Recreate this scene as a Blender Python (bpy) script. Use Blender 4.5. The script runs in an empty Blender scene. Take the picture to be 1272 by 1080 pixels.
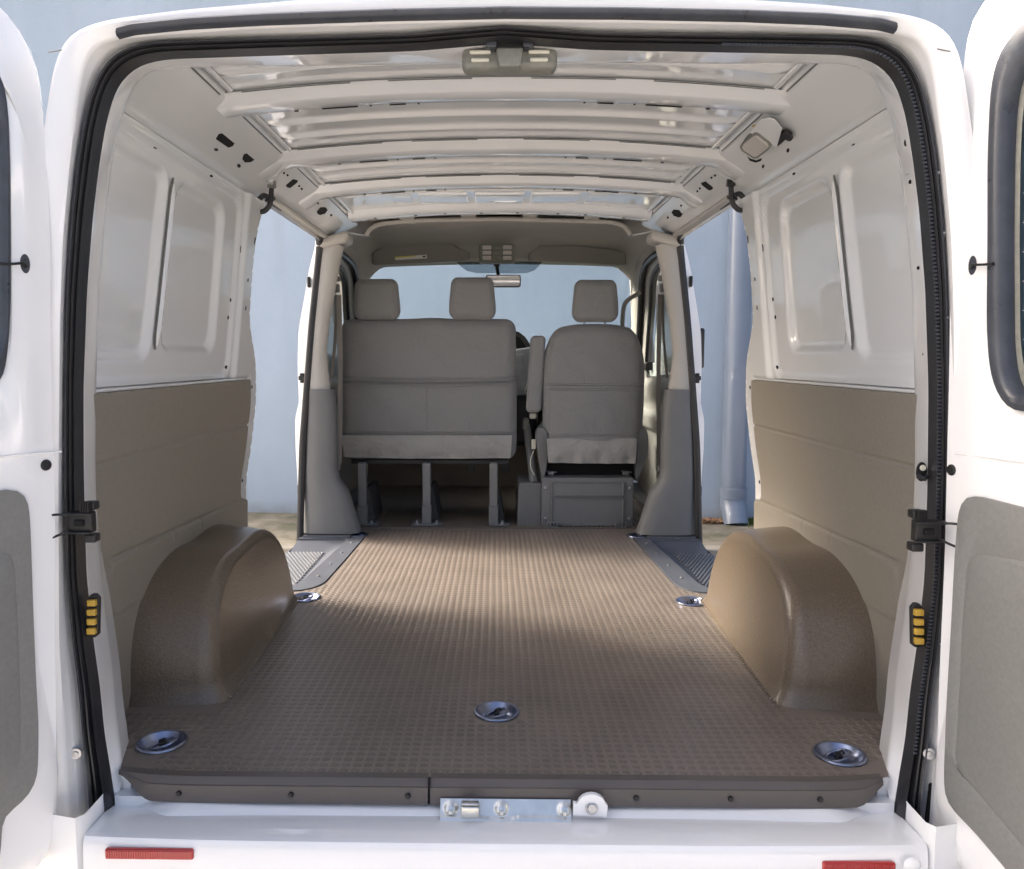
import bpy, bmesh, random
from math import *
from mathutils import Vector, Matrix
random.seed(7)
sc = bpy.context.scene
C = sc.collection

# ---------------------------------------------------------------- camera
F_ = 1015.0; PIT = radians(5.36); YAW = radians(1.0); OX = 599.0; CX = -.011
cam_d = bpy.data.cameras.new('camera'); cam = bpy.data.objects.new('camera', cam_d); C.objects.link(cam)
cam_d.sensor_width = 36; cam_d.lens = F_ / 1272 * 36; cam_d.shift_x = (636 - OX) / 1272
cam_d.clip_start = .02; cam_d.clip_end = 500
cam.location = (CX, 0, 0); cam.rotation_euler = (radians(90) - PIT, 0, YAW)
sc.camera = cam
# ---------------------------------------------------------------- light
SUN_EL = radians(34); SUN_AZ = radians(-74)      # azimuth from +Y, clockwise positive
w = bpy.data.worlds.new("World"); sc.world = w; w.use_nodes = True
nt = w.node_tree; nt.nodes.clear()
sky = nt.nodes.new('ShaderNodeTexSky'); sky.sky_type = 'NISHITA'; sky.sun_disc = False
sky.sun_elevation = SUN_EL; sky.sun_rotation = SUN_AZ % (2 * pi); sky.dust_density = 7.0; sky.air_density = .6; sky.ozone_density = .3
bg = nt.nodes.new('ShaderNodeBackground'); bg.inputs[1].default_value = .15
wo = nt.nodes.new('ShaderNodeOutputWorld')
nt.links.new(sky.outputs[0], bg.inputs[0]); nt.links.new(bg.outputs[0], wo.inputs[0])
sd = bpy.data.lights.new('sun', 'SUN'); sun = bpy.data.objects.new('sun', sd); C.objects.link(sun)
sd.energy = 2.0; sd.angle = radians(14); sd.color = (1, .95, .87)
sdir = Vector((sin(SUN_AZ) * cos(SUN_EL), cos(SUN_AZ) * cos(SUN_EL), sin(SUN_EL)))
sun.rotation_euler = sdir.to_track_quat('Z', 'Y').to_euler()
sc.view_settings.view_transform = 'Standard'; sc.view_settings.look = 'None'
sc.view_settings.exposure = 1.78; sc.view_settings.gamma = 1
sc.cycles.max_bounces = 14; sc.cycles.diffuse_bounces = 8; sc.cycles.glossy_bounces = 5; sc.cycles.transmission_bounces = 8

# ---------------------------------------------------------------- measuring helpers (pixel of the survey photo -> point on a real plane)
cp_, sp_ = cos(PIT), sin(PIT); cw, sw = cos(YAW), sin(YAW)
def ray(px, py):
    a = (px - OX) / F_; b = (540 - py) / F_
    x, y, z = a, cp_ + b * sp_, -sp_ + b * cp_
    return Vector((x * cw - y * sw, x * sw + y * cw, z))
O3 = Vector((CX, 0, 0))
def PY(px, py, Y): r = ray(px, py); return O3 + r * (Y / r.y)
def PZ(px, py, Z): r = ray(px, py); return O3 + r * (Z / r.z)
def PX(px, py, X): r = ray(px, py); return O3 + r * ((X - CX) / r.x)
def PN(px, py, P0, N): r = ray(px, py); return O3 + r * ((Vector(P0) - O3).dot(N) / r.dot(N))
def lin(pts, v):
    if v <= pts[0][0]: return pts[0][1]
    for (a, x), (b, y) in zip(pts, pts[1:]):
        if v <= b: return x + (y - x) * (v - a) / (b - a)
    return pts[-1][1]
def smooth(pts, v, d=.02): return (lin(pts, v - d) + lin(pts, v) * 2 + lin(pts, v + d)) / 4
def ss(a, b, x):
    t = min(1, max(0, (x - a) / (b - a))); return t * t * (3 - 2 * t)
def resample(pts, n, closed=False):
    P = [Vector(p) for p in pts]
    if closed: P = P + [P[0]]
    L = [0]
    for a, b in zip(P, P[1:]): L.append(L[-1] + (b - a).length)
    out = []; m = n if closed else n - 1; k = 0
    for i in range(n):
        s = L[-1] * i / m
        while k < len(L) - 2 and L[k + 1] < s: k += 1
        t = (s - L[k]) / max(1e-9, L[k + 1] - L[k]); out.append(P[k].lerp(P[k + 1], min(1, t)))
    return out
def soften(pts, it=1, closed=False):
    for _ in range(it):
        n = len(pts); q = []
        for i in range(n):
            if not closed and i in (0, n - 1): q.append(Vector(pts[i])); continue
            q.append((Vector(pts[i - 1]) + Vector(pts[i]) * 2 + Vector(pts[(i + 1) % n])) / 4)
        pts = q
    return pts
def rrect(w, h, r, n=6, cx=0, cy=0):
    r = min(r, w / 2 - 1e-5, h / 2 - 1e-5); out = []
    for (sx, sy, a0) in ((1, -1, -90), (1, 1, 0), (-1, 1, 90), (-1, -1, 180)):
        for i in range(n + 1):
            a = radians(a0 + 90 * i / n)
            out.append((cx + sx * (w / 2 - r) + r * cos(a), cy + sy * (h / 2 - r) + r * sin(a)))
    return out

# ---------------------------------------------------------------- mesh builder
class MB:
    def __init__(s): s.v = []; s.f = []
    def add(s, vs, fs):
        o = len(s.v); s.v += [tuple(p) for p in vs]; s.f += [tuple(i + o for i in f) for f in fs]; return s
    def box(s, c, d, rz=0, M=None):
        vs = [Vector((x * d[0] / 2, y * d[1] / 2, z * d[2] / 2)) for x in (-1, 1) for y in (-1, 1) for z in (-1, 1)]
        R = M if M else Matrix.Rotation(rz, 3, 'Z')
        return s.add([R @ p + Vector(c) for p in vs], [(0, 1, 3, 2), (4, 6, 7, 5), (0, 4, 5, 1), (2, 3, 7, 6), (0, 2, 6, 4), (1, 5, 7, 3)])
    def grid(s, fn, nu, nv, cu=False, cv=False):
        vs = [fn(i / nu, j / nv) for i in range(nu if cu else nu + 1) for j in range(nv if cv else nv + 1)]
        W = nv if cv else nv + 1; H = nu if cu else nu + 1; fs = []
        for i in range(nu):
            for j in range(nv):
                a, b = i, (i + 1) % H; c, d = j, (j + 1) % W
                fs.append((a * W + c, b * W + c, b * W + d, a * W + d))
        return s.add(vs, fs)
    def loft(s, cs, closed=False, cap=False):
        n = len(cs[0]); vs = [p for c in cs for p in c]; fs = []
        for i in range(len(cs) - 1):
            for j in range(n if closed else n - 1):
                k = (j + 1) % n; fs.append((i * n + j, (i + 1) * n + j, (i + 1) * n + k, i * n + k))
        if cap: fs += [tuple(range(n)), tuple((len(cs) - 1) * n + j for j in range(n))[::-1]]
        return s.add(vs, fs)
    def tube(s, pts, r, n=10, cap=True, flat=1.0, up=None):
        P = [Vector(p) for p in pts]; cs = []; prev = None
        for i, p in enumerate(P):
            t = (P[min(i + 1, len(P) - 1)] - P[max(i - 1, 0)]).normalized()
            if prev is None: a = (up or Vector((0, 0, 1)) if abs(t.z) < .9 else Vector((0, 1, 0)))
            else: a = prev
            b = t.cross(a)
            if b.length < 1e-6: b = t.cross(Vector((1, 0, 0)))
            b.normalize(); a = b.cross(t).normalized(); prev = a
            rr = r[i] if isinstance(r, (list, tuple)) else r
            cs.append([p + (a * cos(2 * pi * k / n) * flat + b * sin(2 * pi * k / n)) * rr for k in range(n)])
        return s.loft(cs, True, cap)
    def prism(s, pts, off):
        """closed outline of 3-D points extruded along off"""
        off = Vector(off); n = len(pts); P = [Vector(p) for p in pts]
        vs = P + [p + off for p in P]
        return s.add(vs, [tuple(range(n)), tuple(range(n, 2 * n))[::-1]] + [(i, (i + 1) % n, n + (i + 1) % n, n + i) for i in range(n)])
    def lathe(s, prof, c, axis=(0, 0, 1), n=28):
        q = Vector((0, 0, 1)).rotation_difference(Vector(axis)); c = Vector(c)
        return s.grid(lambda u, v: c + q @ Vector((lin2(prof, v)[0] * cos(2 * pi * u), lin2(prof, v)[0] * sin(2 * pi * u), lin2(prof, v)[1])), n, len(prof) - 1, cu=True)
    def rbox(s, c, d, r, n=6, deform=None, nr=3, M=None):
        """rounded box, dense enough to be pushed about by deform"""
        h = [x / 2 for x in d]; c = Vector(c)
        def ax(H, k):
            k = max(1, k); a = [-H + r * i / nr for i in range(nr)]
            m = [-(H - r) + 2 * (H - r) * i / k for i in range(k + 1)]
            return a + m + [-x for x in reversed(a)]
        ns = n if isinstance(n, (list, tuple)) else (n, n, n)
        A = [ax(h[i], ns[i]) for i in range(3)]
        for k in range(3):
            i, j = [(1, 2), (2, 0), (0, 1)][k]
            for sg in (-1, 1):
                vs = []
                for a in A[i]:
                    for b in A[j]:
                        p = [0, 0, 0]; p[k] = sg * h[k]; p[i] = a; p[j] = b
                        q = Vector([max(-(h[m] - r), min(h[m] - r, p[m])) for m in range(3)])
                        e = Vector(p) - q
                        p = q + e.normalized() * r if e.length > 1e-9 else q
                        if deform: p = deform(p)
                        if M: p = M @ p
                        vs.append(p + c)
                W = len(A[j]); fs = []
                for x in range(len(A[i]) - 1):
                    for y in range(W - 1):
                        f = (x * W + y, (x + 1) * W + y, (x + 1) * W + y + 1, x * W + y + 1)
                        fs.append(f if sg > 0 else f[::-1])
                s.add(vs, fs)
        return s
def lin2(prof, v):
    return prof[min(len(prof) - 1, int(round(v * (len(prof) - 1))))]

def build(name, mb, mat, parent=None, smooth_a=35, bevel=0, label=None, cat=None, group=None, kind=None, merge=True, loc=None):
    me = bpy.data.meshes.new(name); o = bpy.data.objects.new(name, me); C.objects.link(o)
    base = Vector(loc) if loc is not None else Vector((0, 0, 0))
    me.from_pydata([Vector(p) - base for p in mb.v], [], mb.f)
    if merge or smooth_a:
        bm = bmesh.new(); bm.from_mesh(me)
        if merge: bmesh.ops.remove_doubles(bm, verts=bm.verts, dist=1e-5)
        bmesh.ops.recalc_face_normals(bm, faces=bm.faces)
        bm.to_mesh(me); bm.free()
    for m in (mat if isinstance(mat, (list, tuple)) else [mat]): me.materials.append(m)
    if smooth_a:
        me.shade_smooth(); me.set_sharp_from_angle(angle=radians(smooth_a))
    o.location = base
    if bevel:
        b = o.modifiers.new('bevel', 'BEVEL'); b.width = bevel; b.segments = 2; b.limit_method = 'ANGLE'; b.angle_limit = radians(40)
        b.harden_normals = True
    if parent is not None:
        o.parent = parent; pw = Vector((0, 0, 0)); q = parent
        while q: pw += q.location; q = q.parent
        o.location = base - pw
    if label: o['label'] = label
    if cat: o['category'] = cat
    if group: o['group'] = group
    if kind: o['kind'] = kind
    return o
def copy_part(o, parent, delta=(0, 0, 0), mirror=False):
    c = o.copy(); C.objects.link(c); c.parent = parent; c.location = o.location + Vector(delta)
    for ch in list(o.children):
        if ch is c: continue
        d = ch.copy(); C.objects.link(d); d.parent = c
    return c

# ---------------------------------------------------------------- materials
def mat(name, col, rough=.5, metal=0, bump=0, bscale=200, vary=0, vscale=6, coat=0, trans=0, spec=.5, col2=None, sheen=0, detail=4, ior=1.45, bdist=.001, coat_r=.05, crease=0, cscale=7):
    m = bpy.data.materials.new(name); m.use_nodes = True; t = m.node_tree; p = t.nodes['Principled BSDF']
    p.inputs['Base Color'].default_value = (*col, 1); p.inputs['Roughness'].default_value = rough; p.inputs['Metallic'].default_value = metal
    p.inputs['Specular IOR Level'].default_value = spec; p.inputs['IOR'].default_value = ior
    p.inputs['Coat Weight'].default_value = coat; p.inputs['Coat Roughness'].default_value = coat_r; p.inputs['Transmission Weight'].default_value = trans
    if sheen: p.inputs['Sheen Weight'].default_value = sheen
    g = t.nodes.new('ShaderNodeNewGeometry')
    if vary or col2:
        n = t.nodes.new('ShaderNodeTexNoise'); n.inputs['Scale'].default_value = vscale; n.inputs['Detail'].default_value = 6; n.inputs['Roughness'].default_value = .6
        t.links.new(g.outputs['Position'], n.inputs['Vector'])
        r = t.nodes.new('ShaderNodeValToRGB'); r.color_ramp.elements[0].position = .3; r.color_ramp.elements[1].position = .7
        c2 = col2 or tuple(c * (1 - vary) for c in col)
        r.color_ramp.elements[0].color = (*c2, 1); r.color_ramp.elements[1].color = (*(col if col2 else tuple(min(1, c * (1 + vary)) for c in col)), 1)
        t.links.new(n.outputs[0], r.inputs[0]); t.links.new(r.outputs[0], p.inputs['Base Color'])
        mr = t.nodes.new('ShaderNodeMapRange'); mr.inputs[3].default_value = rough * .85; mr.inputs[4].default_value = min(1, rough * 1.2)
        t.links.new(n.outputs[0], mr.inputs[0]); t.links.new(mr.outputs[0], p.inputs['Roughness'])
    if bump:
        n = t.nodes.new('ShaderNodeTexNoise'); n.inputs['Scale'].default_value = bscale; n.inputs['Detail'].default_value = detail
        t.links.new(g.outputs['Position'], n.inputs['Vector'])
        b = t.nodes.new('ShaderNodeBump'); b.inputs['Strength'].default_value = bump; b.inputs['Distance'].default_value = bdist
        t.links.new(n.outputs[0], b.inputs['Height']); t.links.new(b.outputs[0], p.inputs['Normal'])
        if crease:
            n3 = t.nodes.new('ShaderNodeTexNoise'); n3.inputs['Scale'].default_value = cscale; n3.inputs['Detail'].default_value = 3; n3.inputs['Distortion'].default_value = 1.2
            t.links.new(g.outputs['Position'], n3.inputs['Vector']); b3 = t.nodes.new('ShaderNodeBump'); b3.inputs['Strength'].default_value = crease; b3.inputs['Distance'].default_value = .012
            t.links.new(n3.outputs[0], b3.inputs['Height']); t.links.new(b3.outputs[0], b.inputs['Normal'])
    return m
M = dict(
    paint=mat('white_paint', (.755, .765, .765), .24, coat=1, bump=.07, bscale=7, vary=.015, vscale=3, bdist=.002, coat_r=.03),
    paint_out=mat('white_body_paint', (.855, .85, .84), .22, coat=1, bump=.06, bscale=5, bdist=.0015, vary=.012, vscale=4, coat_r=.03),
    roofp=mat('white_roof_paint', (.79, .80, .80), .09, metal=.12, coat=1, bump=.35, bscale=3.5, bdist=.004, coat_r=.02),
    mat_=mat('brown_vinyl', (.192, .162, .138), .36, bump=.3, bscale=900, vary=.15, vscale=3.5, crease=.12, cscale=2.5),
    stud=mat('brown_vinyl_shaded', (.148, .123, .103), .33, bump=.2, bscale=900, vary=.17, vscale=7),  # same vinyl as the mat, darkened to imitate shading on the studs
    lip=mat('brown_lip', (.10, .086, .078), .38, bump=.2, bscale=700, vary=.08),
    arch=mat('brown_grained_vinyl', (.135, .104, .073), .30, bump=.55, bscale=190, vary=.26, vscale=210, bdist=.0022, detail=1, coat=.2, coat_r=.25),
    trim=mat('taupe_trim', (.245, .222, .185), .44, bump=.25, bscale=500, vary=.09, vscale=120, crease=.12, cscale=3),
    dtrim=mat('grey_door_trim', (.200, .198, .185), .50, bump=.3, bscale=500, vary=.08, vscale=120, crease=.10, cscale=3),
    btrim=mat('grey_pillar_trim', (.145, .147, .145), .48, bump=.3, bscale=800, vary=.05),
    utrim=mat('pale_pillar_trim', (.42, .40, .365), .5, bump=.2, bscale=800, vary=.04),
    cloth=mat('grey_seat_cloth', (.215, .215, .212), .78, bump=.6, bscale=800, vary=.10, vscale=170, sheen=.25, bdist=.0016, crease=.55, cscale=8),
    flap=mat('pale_seat_back_flap', (.31, .302, .285), .8, bump=.5, bscale=900, vary=.07, vscale=10, bdist=.0012, crease=.9, cscale=11),
    head=mat('headliner_cloth', (.37, .345, .31), .85, bump=.4, bscale=900, vary=.05, vscale=8),
    visor=mat('sun_visor_vinyl', (.24, .225, .20), .7, bump=.3, bscale=900, vary=.05),
    rubber=mat('black_rubber', (.022, .022, .024), .34, bump=.35, bscale=260, vary=.2, vscale=20),
    rubber2=mat('grey_black_rubber', (.05, .055, .066), .28, bump=.3, bscale=260, vary=.2, vscale=20),
    black=mat('black_plastic', (.014, .014, .014), .4, bump=.2, bscale=400),
    hole=mat('dark_opening', (.006, .006, .006), .9),
    seam=mat('seam_and_shade_grey', (.16, .16, .15), .7),  # real seams, and the painted shade lines along the roof bows
    zinc=mat('zinc_plate', (.66, .66, .62), .30, metal=.9, bump=.25, bscale=90, vary=.10, vscale=25),
    chrome=mat('tie_down_metal', (.24, .27, .37), .30, metal=.95, bump=.1, bscale=60, vary=.12, vscale=30),
    steel=mat('grey_painted_steel', (.17, .172, .170), .42, bump=.15, bscale=500, vary=.06),
    bolt=mat('bolt_metal', (.45, .46, .48), .3, metal=.9, vary=.15, vscale=60),
    yellow=mat('ochre_rubber_pad', (.50, .31, .045), .55, bump=.3, bscale=400, vary=.1),
    red=mat('red_reflector', (.42, .010, .008), .14, coat=1, bump=.1, bscale=60),
    silver=mat('silver_console', (.45, .47, .50), .35, metal=.6, vary=.05),
    lens=mat('lamp_lens', (.50, .47, .44), .35, bump=.5, bscale=500, vary=.05),
    cream=mat('cream_plastic', (.62, .60, .50), .4, vary=.05),
    latchgrey=mat('grey_green_casting', (.19, .19, .165), .45, vary=.15, vscale=60),
    sticker=mat('white_sticker', (.75, .74, .68), .5), stickery=mat('yellow_sticker', (.70, .60, .08), .5),
    mirror=mat('mirror_glass', (.85, .85, .85), .02, metal=1),
    tread=mat('step_tread_grey', (.15, .155, .165), .42, bump=.3, bscale=300, vary=.1, vscale=14),
    stepp=mat('step_plastic', (.085, .092, .108), .40, bump=.2, bscale=500, vary=.12, vscale=10),
    belt=mat('grey_belt_webbing', (.20, .19, .175), .7, bump=.4, bscale=900),
    tyre=mat('tyre_rubber', (.02, .02, .02), .8), rim=mat('steel_rim', (.5, .5, .52), .35, metal=.8),
    under=mat('underbody', (.05, .05, .05), .8),
    pipe=mat('blue_grey_downpipe', (.165, .20, .255), .30, bump=.1, bscale=30, vary=.06, vscale=4, coat=.4),
    leaf=mat('dry_leaves', (.34, .20, .11), .8, vary=.3, vscale=40), moss=mat('moss_green', (.10, .13, .03), .9, vary=.4, vscale=50),
)
def glass(name, tint=(1, 1, 1), rough=0.0):
    m = bpy.data.materials.new(name); m.use_nodes = True; t = m.node_tree; t.nodes.clear()
    o = t.nodes.new('ShaderNodeOutputMaterial'); mx = t.nodes.new('ShaderNodeMixShader'); f = t.nodes.new('ShaderNodeFresnel'); f.inputs[0].default_value = 1.5
    a = t.nodes.new('ShaderNodeBsdfTransparent'); a.inputs[0].default_value = (*tint, 1); g = t.nodes.new('ShaderNodeBsdfGlossy'); g.inputs['Roughness'].default_value = rough
    gg = t.nodes.new('ShaderNodeNewGeometry'); sb = t.nodes.new('ShaderNodeMath'); sb.operation = 'SUBTRACT'; sb.inputs[0].default_value = 1; t.links.new(gg.outputs['Backfacing'], sb.inputs[1]); ml_ = t.nodes.new('ShaderNodeMath'); ml_.operation = 'MULTIPLY'; t.links.new(f.outputs[0], ml_.inputs[0]); t.links.new(sb.outputs[0], ml_.inputs[1]); t.links.new(ml_.outputs[0], mx.inputs[0]); t.links.new(a.outputs[0], mx.inputs[1]); t.links.new(g.outputs[0], mx.inputs[2]); t.links.new(mx.outputs[0], o.inputs[0]); return m
M['glass'] = glass('window_glass', (.93, .96, .95)); M['tint'] = glass('tinted_glass', (.62, .66, .68)); M['rglass'] = glass('rear_window_glass', (.55, .62, .66))

# wall: rendered masonry painted pale blue with trowel relief, faint stains
def wall_mat():
    m = mat('blue_render', (.385, .475, .60), .75, bump=.35, bscale=28, bdist=.006, detail=8)
    t = m.node_tree; p = t.nodes['Principled BSDF']; g = t.nodes.new('ShaderNodeNewGeometry')
    n = t.nodes.new('ShaderNodeTexNoise'); n.inputs['Scale'].default_value = .9; n.inputs['Detail'].default_value = 9
    mp = t.nodes.new('ShaderNodeMapping'); mp.inputs['Scale'].default_value = (1, 1, .45)
    r = t.nodes.new('ShaderNodeValToRGB'); e = r.color_ramp.elements
    e[0].position = .28; e[0].color = (.285, .35, .415, 1); e[1].position = .62; e[1].color = (.375, .445, .52, 1)
    t.links.new(g.outputs['Position'], mp.inputs[0]); t.links.new(mp.outputs[0], n.inputs['Vector']); t.links.new(n.outputs[0], r.inputs[0])
    st = t.nodes.new('ShaderNodeTexNoise'); st.inputs['Scale'].default_value = 3.2; st.inputs['Detail'].default_value = 5; mp2 = t.nodes.new('ShaderNodeMapping'); mp2.inputs['Scale'].default_value = (1.6, 1, .08)
    t.links.new(g.outputs['Position'], mp2.inputs[0]); t.links.new(mp2.outputs[0], st.inputs['Vector']); rs_ = t.nodes.new('ShaderNodeMapRange'); rs_.inputs[1].default_value = .52; rs_.inputs[2].default_value = .75; rs_.inputs[4].default_value = .55
    t.links.new(st.outputs[0], rs_.inputs[0]); m0 = t.nodes.new('ShaderNodeMixRGB'); m0.inputs[2].default_value = (.30, .345, .385, 1); t.links.new(rs_.outputs[0], m0.inputs[0]); t.links.new(r.outputs[0], m0.inputs[1]); r = m0
    # brownish, noise-broken darker tint in the lowest hand's breadth
    sx = t.nodes.new('ShaderNodeSeparateXYZ'); t.links.new(g.outputs['Position'], sx.inputs[0])
    mr = t.nodes.new('ShaderNodeMapRange'); mr.inputs[1].default_value = -1.42; mr.inputs[2].default_value = -1.30; mr.inputs[3].default_value = .75; mr.inputs[4].default_value = 0
    t.links.new(sx.outputs[2], mr.inputs[0])
    n2 = t.nodes.new('ShaderNodeTexNoise'); n2.inputs['Scale'].default_value = 9; t.links.new(g.outputs['Position'], n2.inputs['Vector'])
    mu = t.nodes.new('ShaderNodeMath'); mu.operation = 'MULTIPLY'; t.links.new(mr.outputs[0], mu.inputs[0]); t.links.new(n2.outputs[0], mu.inputs[1])
    mx = t.nodes.new('ShaderNodeMixRGB'); mx.inputs[2].default_value = (.16, .15, .11, 1)
    t.links.new(mu.outputs[0], mx.inputs[0]); t.links.new(r.outputs[0], mx.inputs[1]); t.links.new(mx.outputs[0], p.inputs['Base Color'])
    return m
def ground_mat(name, cols, sc1, rough=.9, bump=.6, bs=60):
    m = mat(name, cols[0], rough, bump=bump, bscale=bs, bdist=.004, detail=8); t = m.node_tree; p = t.nodes['Principled BSDF']
    g = t.nodes.new('ShaderNodeNewGeometry'); n = t.nodes.new('ShaderNodeTexNoise'); n.inputs['Scale'].default_value = sc1; n.inputs['Detail'].default_value = 10; n.inputs['Roughness'].default_value = .7
    r = t.nodes.new('ShaderNodeValToRGB'); e = r.color_ramp.elements; e[0].position = .32; e[0].color = (*cols[0], 1); e[1].position = .68; e[1].color = (*cols[-1], 1)
    if len(cols) > 2: x = e.new(.5); x.color = (*cols[1], 1)
    t.links.new(g.outputs['Position'], n.inputs['Vector']); t.links.new(n.outputs[0], r.inputs[0]); t.links.new(r.outputs[0], p.inputs['Base Color']); return m
M['wall'] = wall_mat()
M['path'] = ground_mat('mossy_concrete', [(.09, .095, .05), (.20, .175, .125), (.31, .28, .22)], 2.6)
M['kerb'] = ground_mat('old_kerb_concrete', [(.20, .18, .14), (.38, .34, .28)], 5)
M['road'] = ground_mat('pale_concrete_yard', [(.40, .385, .36), (.52, .505, .48)], 1.4)

GZ = -1.54; PZH = -1.42
# ---------------------------------------------------------------- setting
def wy(x): return 7.395 + (x + 2.136) * (7.08 - 7.395) / 4.096      # wall line runs very slightly askew
mb = MB(); mb.add([(-120, -120, GZ), (120, -120, GZ), (120, 120, GZ), (-120, 120, GZ)], [(0, 1, 2, 3)])
build('ground', mb, M['road'], smooth_a=0, kind='structure')
mb = MB(); mb.add([(-15, 6.13, PZH), (15, 6.09, PZH), (15, wy(15) + .1, PZH), (-15, wy(-15) + .1, PZH), (-15, 6.13, GZ - .02), (15, 6.09, GZ - .02)], [(0, 1, 2, 3), (0, 4, 5, 1)])
build('footpath', mb, M['path'], smooth_a=0, kind='structure')
kerb = bpy.data.objects.new('kerb', None); C.objects.link(kerb); kerb.location = (0, 6.05, GZ); kerb['label'] = 'old concrete kerb in front of the pale blue wall'; kerb['category'] = 'kerb'
kmb = MB(); kmb.box((0, 6.05, GZ + .0635), (.992, .15, .127))
k0 = build('kerb_stone', kmb, M['kerb'], kerb, bevel=.014, loc=(0, 6.05, GZ))
for i in range(-8, 9):
    if i: copy_part(k0, kerb, (i, -i * .0005, 0))
mb = MB()
a = Vector((-14, wy(-14), 0)); b = Vector((16, wy(16), 0)); nrm = Vector((0, 1, 0)) * .25
mb.add([(a.x, a.y, GZ), (b.x, b.y, GZ), (b.x, b.y, 3.35), (a.x, a.y, 3.35), (a.x, a.y + .25, GZ), (b.x, b.y + .25, GZ), (b.x, b.y + .25, 3.35), (a.x, a.y + .25, 3.35)],
       [(0, 1, 2, 3), (4, 7, 6, 5), (3, 2, 6, 7), (0, 3, 7, 4), (1, 5, 6, 2)])
build('wall', mb, M['wall'], smooth_a=0, label='tall pale blue rendered wall standing in front of the van', cat='wall')
# downpipe
pc = PY(910, 640, 7.02); pc.z = 0; R = .103
dp = bpy.data.objects.new('downpipe', None); C.objects.link(dp); dp.location = (pc.x, pc.y, PZH); dp['label'] = 'thick blue-grey downpipe with angled shoe on the blue wall'; dp['category'] = 'pipe'
sh = [(pc.x, pc.y, 0)] * 0
mb = MB(); mb.tube([(pc.x, pc.y, -1.17), (pc.x, pc.y, 0), (pc.x, pc.y, 3.3)], R, 28, cap=False); build('pipe', mb, M['pipe'], dp, loc=dp.location)
mb = MB(); mb.tube([(pc.x, pc.y, -1.21), (pc.x, pc.y, -1.205), (pc.x, pc.y, -1.115), (pc.x, pc.y, -1.11)], [R + .004, R + .010, R + .010, R + .003], 28, cap=False); build('collar', mb, M['pipe'], dp, loc=dp.location)
mb = MB(); s0 = [(pc.x, pc.y, -1.2), (pc.x, pc.y - .005, -1.26), (pc.x + .002, pc.y - .03, -1.31), (pc.x + .004, pc.y - .065, -1.37), (pc.x + .005, pc.y - .085, -1.425)]
mb.tube(s0, [R + .005, R + .006, R + .006, R + .004, R + .002], 28, cap=True); build('shoe', mb, M['pipe'], dp, loc=dp.location)
for z in (-.1, 1.9, 3.0):
    mb = MB(); mb.tube([(pc.x, pc.y, z), (pc.x, pc.y, z + .03)], R + .008, 24, cap=True); mb.box((pc.x, pc.y + .14, z + .015), (.04, .18, .028)); build('bracket', mb, M['pipe'], dp, loc=dp.location)
mb = MB()
for i in range(420):
    c = PZ(random.gauss(886, 9), 648, PZH); c.y += random.uniform(-.12, .03); c.z += random.uniform(.004, .03); c.x += random.uniform(-.05, .06)
    s_ = random.uniform(.012, .03); an = random.random() * 6.3; t1 = Vector((cos(an), sin(an), random.uniform(-.4, .4))) * s_; t2 = Vector((-sin(an), cos(an), random.uniform(-.3, .3))) * s_ * .45
    mb.add([c - t1, c + t2, c + t1, c - t2], [(0, 1, 2, 3)])
build('leaf_litter', mb, M['leaf'], smooth_a=0, kind='stuff', merge=False)['label'] = 'small drift of dry brown leaves at the foot of the wall'
mb = MB()
for i in range(900):
    c = PZ(936, 650, PZH) + Vector((random.gauss(0, .07), random.gauss(0, .05), 0)); s_ = random.uniform(.004, .009); h = random.uniform(.01, .05)
    an = random.random() * 6.3; t1 = Vector((cos(an), sin(an), 0)) * s_
    mb.add([c - t1, c + t1, c + Vector((random.uniform(-.02, .02), random.uniform(-.02, .02), h))], [(0, 1, 2)])
build('moss', mb, M['moss'], smooth_a=0, kind='stuff', merge=False)['label'] = 'tuft of green moss beside the foot of the downpipe'

# ================================================================ THE VAN
van = bpy.data.objects.new('van', None); C.objects.link(van); van.location = (0, 3.2, GZ)
van['label'] = 'white panel van seen from behind with rear and side doors open'; van['category'] = 'van'
def P_(name, mb, m, parent=van, **k): return build(name, mb, m, parent, **k)
# widths of the body inner skin by height, rear edge of the side door openings
XW = [(-.95, .915), (-.84, .912), (-.55, .910), (-.4, .900), (-.27, .888), (-.15, .876), (-.01, .861), (.12, .846), (.28, .829), (.45, .811), (.54, .80)]
YE = [(-.95, 2.83), (-.55, 2.825), (-.42, 2.81), (-.3, 2.848), (-.15, 2.865), (-.01, 2.822), (.06, 2.76), (.12, 2.71), (.275, 2.70), (.40, 2.715), (.49, 2.76), (.54, 2.82)]
def xw(z): return smooth(XW, z, .03)
def ye(z): return smooth(YE, z, .03)
FLZ = -.835
def rbx(y, z, y0, y1, z0, z1, r, soft):
    """1 inside a rounded rectangle, fading over soft"""
    cy, cz = (y0 + y1) / 2, (z0 + z1) / 2; hx, hz = (y1 - y0) / 2 - r, (z1 - z0) / 2 - r
    dx, dz = max(0, abs(y - cy) - hx), max(0, abs(z - cz) - hz)
    d = hypot(dx, dz) - r + min(0, max(abs(y - cy) - hx, abs(z - cz) - hz)) * 0
    return 1 - ss(-soft, 0, d)
def wall_relief(y, z):
    d = 0
    sl = 2.012 + (z - .013) * .09                      # the divider leans a little
    d += .015 * rbx(y, z, 1.50, sl - .012, -.005, .462, .05, .022)
    d += .016 * rbx(y, z, sl + .045, 2.46, .015, .452, .06, .022)
    d += .010 * rbx(y, z, 1.4, 2.585, -.06, .50, .06, .012) - .006
    d -= .012 * ss(2.60, 2.62, y)
    if z < -.06 and y < ye(z) - .075 + .063 * ss(-.47, -.50, z): d += (.012 - d) * ss(-.06, -.085, z)
    return d
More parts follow.
